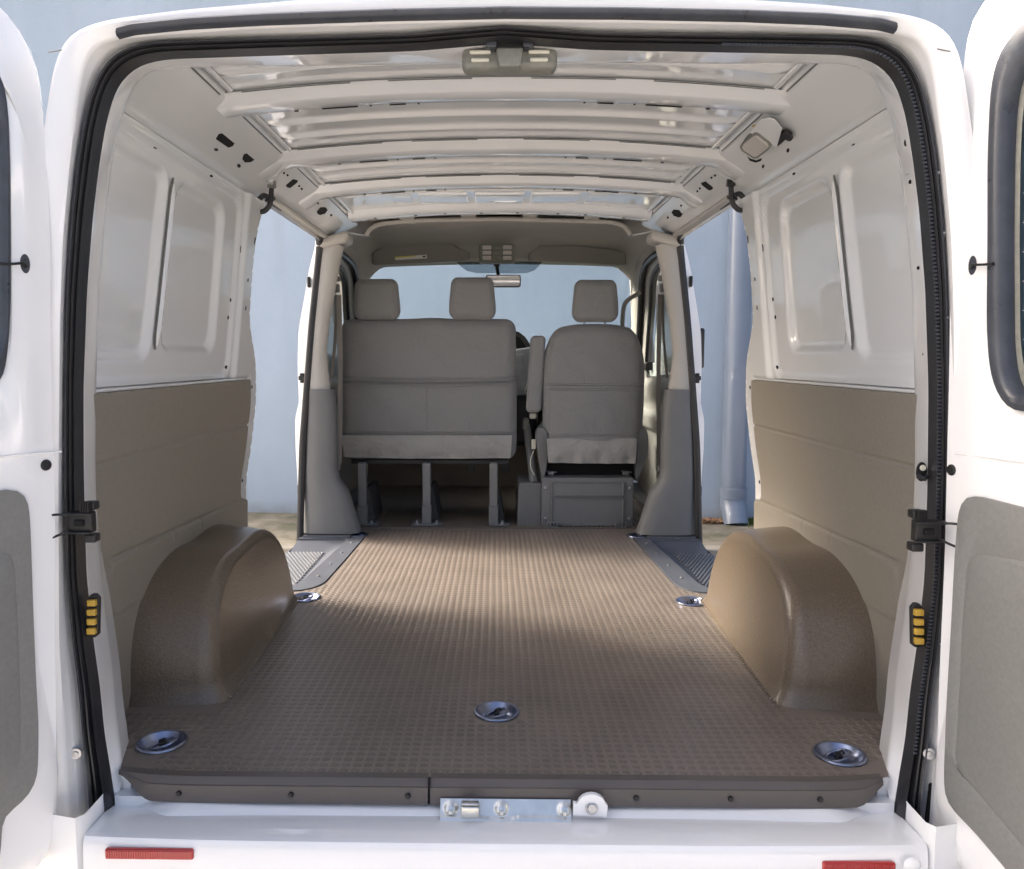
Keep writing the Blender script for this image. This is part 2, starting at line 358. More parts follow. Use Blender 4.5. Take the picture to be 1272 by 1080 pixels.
for s in (1, -1):
    mb = MB()
    def fw(u, v):
        z = -.86 + 1.375 * u; y0 = 1.60; y1 = ye(z); y = y0 + (y1 - y0) * v
        return Vector((s * (xw(z) + wall_relief(y, z)), y, z))
    mb.grid(fw, 150, 110)
    # returned flange at the door opening
    mb.grid(lambda u, v: Vector((s * (xw(-.86 + 1.375 * u) + wall_relief(9, 0) + .05 * v), ye(-.86 + 1.375 * u) + .006 * v, -.86 + 1.375 * u)), 90, 2)
    side = P_('side_wall', mb, M['paint'], smooth_a=50)
    # black slit of the divider
    mb = MB(); zs = [.02 + .425 * i / 14 for i in range(15)]
    for k, zz in enumerate(zs[:-1]):
        z2 = zs[k + 1]; q = []
        for (z_, o_) in ((zz, 0), (z2, 0), (z2, 1), (zz, 1)):
            y = 2.012 + (z_ - .013) * .09 + (.012 if o_ else -.004) * (1 if .04 < z_ < .42 else .6) + (.010 if z_ < .05 else 0) + (.010 if z_ > .43 else 0)
            q.append((s * (xw(z_) + wall_relief(y, z_) - .003), y, z_))
        mb.add(q, [(0, 1, 2, 3)])
    P_('seam_gap', mb, M['seam'], side, smooth_a=0)
    # raised lip of the divider
    mb = MB()
    mb.tube([(s * (xw(z_) + .003), 2.030 + (z_ - .013) * .09, z_) for z_ in [.03 + .40 * i / 12 for i in range(13)]], [.004] + [.009] * 11 + [.004], 8)
    P_('pressed_rib', mb, M['paint'], side)
    # little drain and clip holes
    hp = [(2.60, .34, .006, .012), (2.57, .18, .006, .006), (2.56, .125, .006, .006), (2.57, -.03, .006, .006), (2.70, .38, .004, .012), (2.66, .25, .005, .006), (2.66, .16, .004, .007), (2.80, -.10, .006, .006), (2.79, -.16, .006, .006),
          (2.765, -.42, .006, .006), (2.30, .50, .009, .003), (1.95, .49, .009, .003)]
    h0 = None
    for (y, z, ry, rz) in hp:
        mb = MB(); X = xw(z) + wall_relief(y, z); c = Vector((s * X, y, z))
        mb.prism([(s * (X - .0012 + (xw(z + rz * sin(a)) - xw(z))), y + ry * cos(a), z + rz * sin(a)) for a in [2 * pi * k / 12 for k in range(12)]], (s * .004, 0, 0))
        P_('hole', mb, M['hole'], side, smooth_a=0)
    # taupe lower trim panel with pressed grooves
    mb = MB()
    def gr(y, z):
        g = 0
        for zc in (-.229,): g -= .0045 * (1 - ss(.002, .008, abs(z - zc)))
        z2 = -.455 - .030 * (y - 1.8)
        g -= .0045 * (1 - ss(.002, .008, abs(z - z2))) * (ss(1.78, 1.83, y))
        g -= .0045 * (1 - ss(.002, .008, abs(hypot(max(0, y - 1.86) * 0 + min(0, y - 1.86), 0) + 0 - 0) if False else 1)) * 0
        # loop of the lower field
        b1 = rbx(y, z, 1.795, 3.2, -.60, z2 + .001, .04, .012); g += .003 * b1
        for yt in (2.37, 2.17): g -= .003 * (1 - ss(.002, .007, abs(y - yt))) * (1 if z2 - .03 < z < z2 else 0)
        return g
    def fp(u, v):
        z = -.845 + .770 * u; y1 = ye(z) - .055 - .012
        if z < -.47: y1 = ye(z) - .012 * ss(-.5, -.47, z) - .055 * ss(-.50, -.47, z)
        y = 1.64 + (y1 - 1.64) * v
        return Vector((s * (xw(z) - .020 - gr(y, z)), y, z))
    mb.grid(fp, 190, 130)
    mb.grid(lambda u, v: fp(1, u) + Vector((s * .018 * v, 0, .003 * v)), 40, 1)
    mb.grid(lambda u, v: fp(u, 1) + Vector((s * .018 * v, .001 * v, 0)), 190, 1)
    P_('side_trim_panel', mb, M['trim'], van, smooth_a=30, label='taupe trim panel in shade behind the far-side wheel arch' if False else None)
    # pale strip above panel
    mb = MB(); mb.tube([(s * (xw(-.07) - .012), y, -.070) for y in (1.66, 2.0, 2.4, 2.74)], .004, 8); P_('trim_bead', mb, M['paint'], van)

    # wheel arch
    def arch(u, v):
        # u 0 at the wall, 1 at the centre of the inner face; v along the outline
        a = pi * v; c, h = -cos(a), sin(a)
        n = 2.95 if c < 0 else 2.6
        e = 2 / n
        ey = (abs(c) ** e) * (1 if c > 0 else -1); ez = h ** e
        if u < .45: k = u / .45; X = .925 - (.925 - .750) * k; sh = .018 * k
        elif u < .8:
            k = (u - .45) / .35 * pi / 2; X = .750 - .040 * sin(k); sh = .018 + .036 * (1 - cos(k))
        else: k = (u - .8) / .2; X = .710 - .004 * k; sh = .054 + .5 * k
        ry, rz = .458, .335
        k2 = max(0, (u - .8) / .2); sh = min(sh, .054); hy = (ry - sh * 1.1) * (1 - k2 * .97); hz = (rz - sh) * (1 - k2 * .97)
        y = 2.343 + ey * hy; z = FLZ - .006 + ez * hz
        fr = (z - FLZ) / .33
        X += (.045 * max(0, fr) - .018 + .032 * ((y - 1.9) / .88 - .5)) * ss(.2, .9, u)
        if z < FLZ + .03: X -= .016 * (1 - (z - FLZ) / .03) ** 2 * ss(.3, .9, u); 
        pass
        fl = (1 - ss(0, .022, z - FLZ)) * (1 if u < .85 else 0); y += (-1 if y < 2.343 else 1) * .016 * fl * fl
        # soft hollow across the top as on a moulded cover
        z -= .014 * exp(-((y - 2.30) / .10) ** 2) * ss(.5, 1, ez) * (1 - u)
        return Vector((s * X, y, z))
    mb = MB(); mb.grid(arch, 40, 80)
    P_('wheel_arch_cover', mb, M['arch'], van, smooth_a=60)
    # welded rim of the cover on the mat
    mb = MB(); rim = [arch(.80, v) for v in [0.02, .05]]
    pts = []
    for k in range(0, 56):
        y = 1.93 + .84 * k / 55; X = .700 - .03 * (1 - ss(1.93, 2.8, y)) + .004
        mb.rbox((s * (X - .004), y, FLZ + .003), (.022, .008, .006), .0025, 1, nr=1)
    P_('weld_rib', mb, M['arch'], van, smooth_a=60, kind='stuff')

# ---------------------------------------------------------------- floor mat
def right_edge():
    return [(.60, 1.5595), (.66, 1.561), (.71, 1.565), (.757, 1.572), (.775, 1.580), (.800, 1.64), (.84, 1.70), (.885, 1.80), (.905, 1.90), (.905, 2.80), (.90, 2.845), (.76, 2.848), (.715, 2.858), (.68, 2.885), (.655, 2.93), (.645, 2.98), (.632, 3.35), (.622, 3.755), (.66, 3.775), (.91, 3.775), (.91, 3.945)]
RE = right_edge()
outline = [(x, y) for x, y in RE] + [(-x, y) for x, y in reversed(RE)]
outline += [(-.4, 1.558), (0, 1.557), (.4, 1.558)]
RINGS = [(-.009, 1.864), (-.739, 1.697), (.715, 1.668), (-.678, 2.777), (.660, 2.753), (-.672, 3.800), (.655, 3.800)]
bm = bmesh.new(); eds = []
for loop in [outline] + [[(a + .0525 * cos(2 * pi * k / 32), b + .0525 * sin(2 * pi * k / 32)) for k in range(32)] for a, b in RINGS]:
    vs = [bm.verts.new((x, y, FLZ)) for x, y in loop]; eds += [bm.edges.new((vs[i], vs[(i + 1) % len(vs)])) for i in range(len(vs))]
bmesh.ops.triangle_fill(bm, use_beauty=True, use_dissolve=False, edges=eds)
mb = MB(); bm.verts.index_update(); mb.add([tuple(v.co) for v in bm.verts], [tuple(v.index for v in f.verts) for f in bm.faces]); bm.free()
matp = P_('floor_mat', mb, M['mat_'], van, smooth_a=0)
def inside(x, y):
    x = abs(x); 
    if y < 1.572 + (.06 if x > .74 else 0) or y > 3.94: return False
    c = False; pts = RE + [(0, 3.945), (0, 1.557)]; j = len(pts) - 1
    for i in range(len(pts)):
        (xi, yi), (xj, yj) = pts[i], pts[j]
        if (yi > y) != (yj > y) and x < (xj - xi) * (y - yi) / (yj - yi) + xi: c = not c
        j = i
    if not c: return False
    if 1.86 < y < 2.83 and x > .675: return False
    return True
mb = MB(); P = .0229; ny = int(2.37 / P)
for j in range(ny):
    for i in range(-39, 40):
        x, y = i * P, 1.585 + j * P
        if not (inside(x, y) and inside(abs(x) + .010, y) and inside(x, y - .008) and inside(x, y + .01)): continue
        if any(hypot(x - a, y - b) < .064 for a, b in RINGS): continue
        r1, r2 = .0098, .0080; n = 8; vs = [(x + r1 * cos(2 * pi * (k + .5) / n), y + r1 * .95 * sin(2 * pi * (k + .5) / n), FLZ) for k in range(n)]
        vs += [(x + r2 * cos(2 * pi * (k + .5) / n), y + r2 * .95 * sin(2 * pi * (k + .5) / n), FLZ + .0011) for k in range(n)]
        mb.add(vs, [tuple(range(n, 2 * n))] + [(k, (k + 1) % n, n + (k + 1) % n, n + k) for k in range(n)])
P_('raised_stud', mb, M['stud'], matp, smooth_a=0, merge=False, kind='stuff')
# seam line across mat where cab mat begins
mb = MB(); mb.box((0, 3.952, FLZ + .001), (1.72, .012, .010)); P_('mat_edge_strip', mb, M['lip'], matp, bevel=.002)
# brown rear lip of the mat: three steps down, follows the curved sill, split off-centre
def lipx(t): return -.775 + 1.535 * t
def lip_y(x):
    e = max(0, abs(x) - .60) / .17; return 1.557 + .016 * e ** 2
def lip_sec(x, up=0):
    y = lip_y(x); e = ss(.70, .778, abs(x))
    k = 1 - .88 * e
    return [Vector((x, y + .018, FLZ + .0015)), Vector((x, y - .002 * k, FLZ + .001)), Vector((x, y - .006 * k, FLZ - .004)), Vector((x, y - .010 * k, FLZ - .012 * k)), Vector((x, y - .013 * k, FLZ - .012 * k - .001)), Vector((x, y - .016 * k, FLZ - .042 * k)), Vector((x, y - .018 * k, FLZ - .046 * k)), Vector((x, y + .004, FLZ - .050 * k))]
for (a, b, nm) in ((-.776, -.146, 'left'), (-.141, .760, 'right')):
    mb = MB(); n = 60; mb.loft([lip_sec(a + (b - a) * i / n) for i in range(n + 1)]); P_('sill_strip', mb, M['lip'], matp, smooth_a=25)
mb = MB(); mb.box((-.1435, 1.5505, FLZ - .022), (.004, .012, .050)); P_('sill_joint', mb, M['hole'], matp, smooth_a=0)
for px in (223, 362, 507, 790, 907, 1018):
    x = PY(px, 988, 1.545).x; mb = MB(); yy = lip_y(x) - .0155
    mb.lathe([(.0001, .004), (.004, .0038), (.0055, .001), (.0055, -.001)], (x, yy - .0015, FLZ - .028), (0, -1, .2), 12)
    P_('screw', mb, M['black'], matp)
# tie-down rings: dished cup, rim, wire ring and bolt
def tie_down(x, y):
    mb = MB(); z = FLZ
    mb.lathe([(.054, .0002), (.053, .0030), (.050, .0042), (.046, .0030), (.040, -.008), (.033, -.0145), (.022, -.017), (.0001, -.0175)], (x, y, z + .0022), n=36)
    o = P_('tie_down', mb, M['chrome'], van, loc=(x, y, z))
    mb = MB(); mb.tube([(x + .025 * cos(a), y + .008 + .021 * sin(a), z - .006 + .008 * cos(a)) for a in [2 * pi * k / 20 for k in range(21)]], .0036, 8, cap=False)
    P_('ring', mb, M['chrome'], o, loc=(x, y, z))
    mb = MB(); mb.rbox((x, y + .004, z - .006), (.012, .018, .016), .003, 1); mb.tube([(x - .004, y, z - .002), (x - .004, y, z + .006), (x + .006, y + .002, z + .009), (x + .010, y + .002, z + .002)], .0028, 6)
    P_('ring_clip', mb, M['black'], o, loc=(x, y, z))
    return o
td = tie_down(*RINGS[0])
for (x, y) in RINGS[1:]: copy_part(td, van, (x - RINGS[0][0], y - RINGS[0][1], 0))

# ---------------------------------------------------------------- step wells
for s in (1, -1):
    fr = [(.90, 2.85), (.76, 2.852), (.716, 2.862), (.683, 2.889), (.659, 2.933), (.649, 2.983), (.636, 3.35), (.626, 3.755), (.66, 3.772), (.91, 3.772)]
    inn = [(.93, 2.905), (.80, 2.905), (.775, 2.91), (.757, 2.925), (.745, 2.95), (.738, 2.99), (.715, 3.35), (.695, 3.69), (.71, 3.705), (.93, 3.705)]
    bot = [(.945, 2.925), (.83, 2.925), (.808, 2.93), (.795, 2.94), (.785, 2.965), (.780, 3.0), (.777, 3.35), (.775, 3.60), (.79, 3.62), (.945, 3.62)]
    A = resample([(s * x, y, FLZ + .004) for x, y in fr], 60); B = resample([(s * x, y, FLZ + .003) for x, y in inn], 60); B2 = [p + Vector((0, 0, -.008)) for p in B]
    D = resample([(s * x, y, FLZ - .042) for x, y in bot], 60)
    A0 = [p + Vector((0, 0, -.006)) for p in A]
    mb = MB(); mb.loft([A0, A, B, B2, D]); st = P_('side_step', mb, M['stepp'], van, smooth_a=40, label=None)
    mb = MB(); mb.prism([(s * x, y, FLZ - .042) for x, y in [(.955, 2.915), (.78, 2.915), (.77, 3.0), (.77, 3.625), (.955, 3.625)]], (0, 0, -.02)); mb.prism([(s * .955, 2.84, FLZ - .041), (s * .955, 3.78, FLZ - .041), (s * .99, 3.78, FLZ - .07), (s * .99, 2.84, FLZ - .07)], (0, 0, -.02)); P_('step_tray', mb, M['stepp'], st, smooth_a=0)
    dv = Vector((-.41, -.91)); nv = Vector((.91, -.41)); x0_, x1_, y0_, y1_ = .788, .950, 2.935, 3.612
    cs_ = sorted([Vector(q).dot(nv) for q in ((x0_, y0_), (x1_, y0_), (x0_, y1_), (x1_, y1_))]); cc = cs_[0] + .008
    while cc < cs_[-1] - .005:
        base = nv * cc; ts = []
        for (lo_, hi_, k_) in ((x0_, x1_, 0), (y0_, y1_, 1)):
            a_, b_ = (lo_ - base[k_]) / dv[k_], (hi_ - base[k_]) / dv[k_]; ts.append((min(a_, b_), max(a_, b_)))
        t0, t1 = max(ts[0][0], ts[1][0]), min(ts[0][1], ts[1][1]); cc += .0150
        if t1 - t0 < .02: continue
        p0, p1 = base + dv * t0, base + dv * t1; w2_ = nv * .0042; w3_ = nv * .0026; zb_, zt_ = FLZ - .043, FLZ - .0365
        mb = MB(); q = [(p0 - w2_, zb_), (p1 - w2_, zb_), (p1 + w2_, zb_), (p0 + w2_, zb_), (p0 - w3_, zt_), (p1 - w3_, zt_), (p1 + w3_, zt_), (p0 + w3_, zt_)]
        mb.add([(s * p.x, p.y, z) for p, z in q], [(4, 5, 6, 7), (0, 1, 5, 4), (2, 3, 7, 6), (0, 4, 7, 3), (1, 2, 6, 5)]); P_('tread_rib', mb, M['tread'], st, smooth_a=0)
    for k in range(4):
        mb = MB(); y = 3.05 + k * .19; mb.lathe([(.0001, .003), (.005, .0025), (.0065, 0)], (s * (.692 - .05 * (y - 3.05)), y, FLZ + .0045), n=12); P_('screw', mb, M['steel'], st)

# ---------------------------------------------------------------- floor pan, outer skins, wheels
mb = MB(); mb.box((0, 2.29, FLZ - .07), (1.74, 1.26, .10)); mb.box((0, 3.35, FLZ - .07), (1.22, .86, .10)); mb.box((0, 4.85, FLZ - .07), (1.74, 2.1, .10))
for s in (1, -1):
    mb.box((s * .80, 3.3, FLZ - .13), (.34, 1.0, .10))
P_('floor_pan', mb, M['under'], van, smooth_a=0)
def outx(z): return lin([(-1.05, .93), (-.9, .985), (-.5, .985), (-.25, .965), (-.05, .945), (.1, .925), (.35, .885), (.50, .845), (.58, .81), (.64, .74), (.69, .62)], z)
for s in (1, -1):
    mb = MB()
    def yo(z): return 1.52 + .03 * ss(.3, .64, z)
    zz = [-1.0 + 1.64 * i / 60 for i in range(61)]
    def yo(z): return 1.74
    mb.loft([[Vector((s * outx(z), yo(z) + (ye(min(z, .54)) + .004 - yo(z)) * v, z)) for z in zz if z <= .56] for v in [0, .05, .2, .5, .8, 1]])
    # rear-wheel side of opening to outer
    P_('outer_side_panel', mb, M['paint_out'], van, smooth_a=40)
    mb = MB(); mb.loft([[Vector((s * outx(z), y, z)) for z in [.555, .58, .60, .62, .64, .66, .69]] for y in (2.0, 2.5, 3, 3.9, 4.6)]); P_('outer_cant_rail', mb, M['paint_out'], van)
    mb = MB(); mb.grid(lambda u, v: Vector((s * (.80 + (outx(.555) - .80) * u), 2.8 + .98 * v, .545 + .01 * u)), 2, 2); mb.grid(lambda u, v: Vector((s * (.80 + (outx(.555) - .80) * u), 3.78 + 1.1 * v, .545 + .01 * u)), 2, 2)
    P_('door_header', mb, M['paint'], van, smooth_a=0)
mb = MB(); mb.grid(lambda u, v: Vector(((u * 2 - 1) * .63, 1.98 + 3.02 * v, .705 + .03 * (1 - (u * 2 - 1) ** 2) - .10 * ss(.93, 1, v))), 24, 20); P_('outer_roof', mb, M['paint_out'], van)
# ---------------------------------------------------------------- ceiling
def roofz(x): return .640 - .040 * (abs(x) / .72) ** 2.2
def skin(x, y):
    z = roofz(x) + .026
    for yc, wv in ((1.80, .035), (1.89, .03), (2.29, .03), (2.42, .03), (2.83, .025), (2.94, .025), (3.29, .02)):
        z -= .012 * exp(-((y - yc) / (wv * .55)) ** 2) * (1 - ss(.60, .645, abs(x)))
    return z
mb = MB(); mb.grid(lambda u, v: Vector(((u * 2 - 1) * .655, 1.72 + 2.16 * v, skin((u * 2 - 1) * .655, 1.72 + 2.16 * v))), 60, 300)
roof = P_('roof_panel', mb, M['roofp'], van, smooth_a=60)
# front bay: raised rectangular pads between the last bow and the front rail
for (xa, xb) in ((-.50, -.36), (-.33, -.13), (-.10, .10), (.13, .33), (.36, .50)):
    mb = MB(); mb.rbox(((xa + xb) / 2, 3.46, roofz(0) + .020), (xb - xa, .20, .016), .007, 3, deform=None); P_('roof_pad', mb, M['roofp'], roof)
for s in (1, -1):
    mb = MB()
    prof = [(.802, .520), (.800, .535), (.790, .5475), (.74, .576), (.70, .598), (.672, .614), (.664, .622), (.660, .640), (.654, .668)]
    mb.loft([[Vector((s * x, y, z)) for x, z in prof] for y in [1.72 + 2.18 * i / 40 for i in range(41)]])
    cove = P_('cant_rail', mb, M['paint'], van, smooth_a=40)
    # edge bead of the roof panel: dark seam line, broken at the bows
    for (ya, yb) in ((1.66, 1.985), (2.14, 2.54), (2.72, 3.04), (3.20, 3.62)):
        mb = MB(); mb.tube([(s * .6655, ya, .6195), (s * .6655, yb, .6195)], .0022, 6); P_('seam_line', mb, M['seam'], cove)
        mb = MB(); mb.tube([(s * .640, ya, roofz(.64) + .020), (s * .640, yb, roofz(.64) + .020)], .006, 8); P_('edge_swage', mb, M['roofp'], cove)
CN = {s: Vector((-s * .54, 0, -.84)).normalized() for s in (1, -1)}
def cove_pt(px, py, s, off=0): return PN(px, py, Vector((s * .74, 0, .576)) + CN[s] * off, CN[s])
def cove_patch(pts, s, name, m, off=.001, th=.003, bevel=0, parent=van):
    mb = MB(); P3 = [cove_pt(x, y, s, off) for x, y in pts]; mb.prism(P3, -CN[s] * th); return P_(name, mb, m, parent, smooth_a=0, bevel=bevel)
def poly(cx, cy, rx, ry, n=12, rot=0, p=2.6):
    o = []
    for k in range(n):
        a = 2 * pi * k / n; c, q = cos(a), sin(a); x = rx * abs(c) ** (2 / p) * (1 if c >= 0 else -1); y = ry * abs(q) ** (2 / p) * (1 if q >= 0 else -1)
        o.append((cx + x * cos(rot) - y * sin(rot), cy + x * sin(rot) + y * cos(rot)))
    return o
def c3(pts): return [(220 + x / 4.5, 60 + y / 4.5) for x, y in pts]
def c4(pts): return [(820 + x / 4.5, 60 + y / 4.5) for x, y in pts]
L = -1
cove_patch(c3([(218, 510), (232, 482), (268, 470), (330, 520), (312, 548), (286, 557)]), L, 'rail_opening', M['hole'])
cove_patch(c3([(366, 622), (372, 596), (398, 583), (432, 586), (444, 600), (436, 622), (412, 638), (380, 640)]), L, 'rail_opening', M['hole'])
# plates with slots over the side door
for s in (1, -1):
    f = (lambda pts: c3(pts)) if s < 0 else (lambda pts: [(2 * 620.5 - x, y + 3) for x, y in c3(pts)])
    pl = cove_patch(f([(552, 715), (600, 668), (748, 762), (668, 842)]), s, 'rail_plate', M['paint'], off=.003, th=.002)
    cove_patch(f([(608, 768), (650, 733), (676, 740), (672, 752), (632, 783), (614, 778)]), s, 'rail_opening', M['hole'], off=.004, th=.001)
    pl = cove_patch(f([(742, 876), (790, 838), (872, 925), (858, 960)]), s, 'rail_plate', M['paint'], off=.003, th=.002)
    cove_patch(f([(782, 915), (800, 892), (830, 890), (842, 905), (828, 925), (800, 934), (786, 928)]), s, 'rail_opening', M['hole'], off=.004, th=.001)
    for (x, y) in ((598, 700), (618, 712), (683, 772), (697, 788), (788, 868), (862, 935)):
        (qx, qy), = f([(x, y)]); cove_patch(poly(qx, qy, 1.3, 1.3, 8), s, 'hole', M['hole'], off=.0042, th=.001)
for (x, y, rx, ry) in ((220, 570, 11, 6), (347, 660, 9, 9), (320, 447, 5, 6), (368, 497, 6, 4), (105, 203, 3, 10), (375, 433, 3, 7)):
    (qx, qy), = c3([(x, y)]); cove_patch(poly(qx, qy, rx / 4.5, ry / 4.5, 8), L, 'hole', M['hole'])
for (x, y, rx, ry) in ((712, 575, 7, 10), (574, 664, 6, 9), (842, 190, 3, 10), (577, 832, 3, 10)):
    (qx, qy), = c4([(x, y)]); cove_patch(poly(qx, qy, rx / 4.5, ry / 4.5, 8), 1, 'hole', M['hole'])
# interior lamp with its bent white plate, black clip
cove_patch(c4([(560, 400), (606, 392), (640, 402), (660, 428), (680, 452), (650, 556), (560, 520), (500, 470)]), 1, 'lamp_plate', M['paint'], off=.028, th=.003, bevel=.001)
cove_patch(c4([(648, 556), (664, 480), (690, 472), (725, 494), (733, 520), (722, 526), (700, 515), (668, 545)]), 1, 'lamp_clip', M['black'], off=.020, th=.012, bevel=.002)
cove_patch(c4([(515, 437), (545, 425), (556, 446), (530, 456)]), 1, 'lamp_tab', M['yellow'], off=.026, th=.003)
lens = c4([(443, 556), (452, 540), (515, 488), (535, 486), (606, 540), (616, 556), (604, 572), (545, 618), (524, 622), (452, 576)])
lp = cove_patch(lens, 1, 'interior_lamp', M['latchgrey'], off=.036, th=.034, bevel=.003)
cx_ = sum(x for x, y in lens) / len(lens); cy__ = sum(y for x, y in lens) / len(lens)
cove_patch([(cx_ + (x - cx_) * .84, cy__ + (y - cy__) * .84) for x, y in lens], 1, 'lamp_lens', M['lens'], off=.040, th=.01, bevel=.002)
cove_patch(c4([(486, 604), (500, 618), (535, 632), (566, 620), (562, 632), (535, 641), (500, 630)]), 1, 'rail_opening', M['hole'], off=.002)
# bows
def bow(y0, y1, xe, slots):
    mb = MB(); sec = lambda x: [(y0 - .012, .024), (y0, .019), (y0 + .014, .003), (y0 + .022, 0), (y1 - .022, 0), (y1 - .014, .003), (y1, .019), (y1 + .012, .024)]
    N = 48
    def pt(i, j):
        x = (i / N * 2 - 1) * xe; e = ss(xe - .07, xe, abs(x))
        yy, dz = sec(x)[j]; z = roofz(min(abs(x), .69)) + dz - .002
        ym = (y0 + y1) / 2; z2 = z - .035 * e - .0 * e; yy = ym + (yy - ym) * (1 + .12 * e) + .02 * e
        return Vector((x, yy, z2))
    mb.add([pt(i, j) for i in range(N + 1) for j in range(8)], [(i * 8 + j, (i + 1) * 8 + j, (i + 1) * 8 + j + 1, i * 8 + j + 1) for i in range(N) for j in range(7)])
    o = P_('roof_bow', mb, M['paint'], van, smooth_a=50)
    for (xa, xb) in ((-.62, -.36), (-.27, -.07), (.07, .27), (.36, .62)):
        mb = MB(); mb.tube([(xa + (xb - xa) * k / 6, y0 - .010, roofz(xa + (xb - xa) * k / 6) + .0205) for k in range(7)], .0016, 6); P_('bow_shade_line', mb, M['seam'], o)  # thin dark line standing for the shade between bow and roof skin
    for (xa, xb, w) in slots:
        mb = MB(); mb.prism([(x, y, roofz(x) - .0035) for x, y in ((xa, y1 - .018 - w), (xb, y1 - .018 - w), (xb, y1 - .018), (xa, y1 - .018))], (0, 0, .002)); P_('slot', mb, M['hole'], o, smooth_a=0)
    return o
SL = [(-.45, -.36, .007), (-.28, -.24, .007), (.24, .28, .007), (.36, .45, .007), (-.21, -.205, .006), (.205, .21, .006), (-.52, -.51, .006), (.51, .52, .006), (-.33, -.325, .005), (.33, .335, .005)]
bow(2.018, 2.136, .765, SL); bow(2.564, 2.70, .755, SL); bow(3.056, 3.20, .745, SL)
# front roof rail with holes, ribs down to the headliner
mb = MB(); mb.loft([[Vector((x, y, roofz(x) + dz)) for (y, dz) in ((3.60, .036), (3.625, .01), (3.64, 0), (3.73, -.002), (3.75, .004), (3.76, .02))] for x in [-.66 + 1.32 * i / 40 for i in range(41)]])
fr_ = P_('front_roof_rail', mb, M['paint'], van, smooth_a=40)
for x in (-.55, -.37, -.24, -.08, .08, .26, .38, .55):
    mb = MB(); mb.lathe([(.0001, 0), (.007, 0), (.007, .002)], (x, 3.69, roofz(x) - .003), n=12); P_('hole', mb, M['hole'], fr_)
mb = MB(); mb.box((0, 3.86, .67), (1.34, .22, .02)); P_('roof_cavity', mb, M['hole'], fr_, smooth_a=0)
for x in (-.42, -.14, .14, .42):
    mb = MB(); mb.prism([(x - .035, 3.755, roofz(x) + .004), (x + .035, 3.755, roofz(x) + .004), (x + .03, 3.90, roofz(x) - .002), (x - .03, 3.90, roofz(x) - .002)], (0, 0, .006)); P_('rail_tab', mb, M['utrim'], fr_, smooth_a=0)
# gusset rails curving in above the side doors
for s in (1, -1):
    pts = [(933, 214), (905, 238), (872, 261), (835, 280), (812, 288), (788, 292)]
    c = [PZ(x, y, .572 + .02 * k / 5) for k, (x, y) in enumerate(pts)]; c = [Vector((s * p.x, p.y, p.z)) for p in c]; c = resample(soften(resample(c, 30), 6), 30)
    mb = MB(); mb.tube(c, .011, 10, flat=.5); P_('door_gusset_rail', mb, M['paint'], van)
    # runner channel of the sliding door along the header
    mb = MB(); mb.loft([[Vector((s * x, y, z)) for x, z in ((.79, .548), (.775, .552), (.770, .545), (.775, .538), (.80, .532))] for y in (2.86, 3.3, 3.74)]); P_('door_runner', mb, M['utrim'], van)

# ---------------------------------------------------------------- rear frame of the body
def UC(pts, Y): 
    h = [PY(624 + u, y, Y(y) if callable(Y) else Y) for u, y in pts]
    R_ = [Vector((p.x, p.y, p.z)) for p in h]
    return R_
NH = 150
def full(pts, Y, soft=3, yf=None):
    h = resample(soften(resample(UC(pts, Y), NH), soft), NH)
    h[-1].x = 0
    Lh = [Vector((-p.x, p.y, p.z)) for p in reversed(h[:-1])]
    return h + Lh
S_in = [(486, 1014), (490, 985), (494, 960), (501, 920), (507, 860), (516, 800), (525, 720), (529, 600), (530, 480), (526, 360), (519, 267), (511, 200), (503, 150), (495, 120), (485, 96), (467, 80), (454, 73), (424, 68), (324, 66), (224, 64), (110, 62), (70, 59), (0, 54)]
S_out = [(514, 1024), (516, 990), (518, 960), (523, 920), (528, 860), (536, 800), (543, 720), (547, 600), (547, 480), (545, 360), (539, 267), (532, 200), (524, 150), (517, 120), (507, 95), (499, 80), (487, 67), (471, 58), (451, 53), (424, 51), (324, 49), (224, 48), (110, 46), (70, 43), (0, 38)]
E_in = [(476, 978), (479, 950), (486, 900), (490, 845), (499, 780), (506, 720), (511, 660), (513, 580), (512, 480), (509, 360), (501, 267), (493, 200), (484, 150), (472, 120), (464, 100), (454, 88), (437, 82), (411, 79), (326, 80), (200, 79), (0, 78)]
J1 = [(520, 1024), (522, 990), (526, 930), (542, 800), (550, 700), (553, 600), (553, 480), (551, 360), (545, 267), (538, 200), (530, 150), (523, 118), (513, 92), (505, 76), (492, 63), (474, 54), (452, 49), (424, 47), (324, 45), (224, 44), (110, 42), (70, 39), (0, 35)]
J2 = [(540, 1080), (545, 1030), (552, 930), (560, 800), (562, 600), (561, 400), (558, 300), (550, 207), (540, 120), (535, 85), (527, 60), (510, 45), (484, 41), (420, 36), (300, 30), (150, 27), (0, 26)]
J3 = [(570, 1120), (580, 1048), (596, 900), (604, 700), (606, 500), (600, 300), (586, 180), (574, 95), (566, 62), (558, 45), (545, 32), (520, 22), (490, 16), (400, 6), (250, -4), (0, -10)]
ein, sin_, sout, j1, j2, j3 = full(E_in, lambda y: 1.70 - .11 * ss(820, 990, y)), full(S_in, lambda y: 1.583 - .02 * ss(850, 1000, y)), full(S_out, 1.555), full(J1, 1.560, 3), full(J2, 1.515), full(J3, 1.50)
def mix(a, b, t, dy=0): return [Vector((p.x * (1 - t) + q.x * t, p.y * (1 - t) + q.y * t + dy, p.z * (1 - t) + q.z * t)) for p, q in zip(a, b)]
mb = MB()
out0 = [Vector((p.x * 1.012, 1.55, p.z + .012 * ss(.4, .6, p.z))) for p in j3]; out1 = [Vector((p.x * 1.05, 1.72, p.z + .05 * ss(.4, .6, p.z))) for p in j3]; out2 = [Vector((p.x * 1.06, 2.02, p.z + .075 * ss(.4, .6, p.z))) for p in j3]
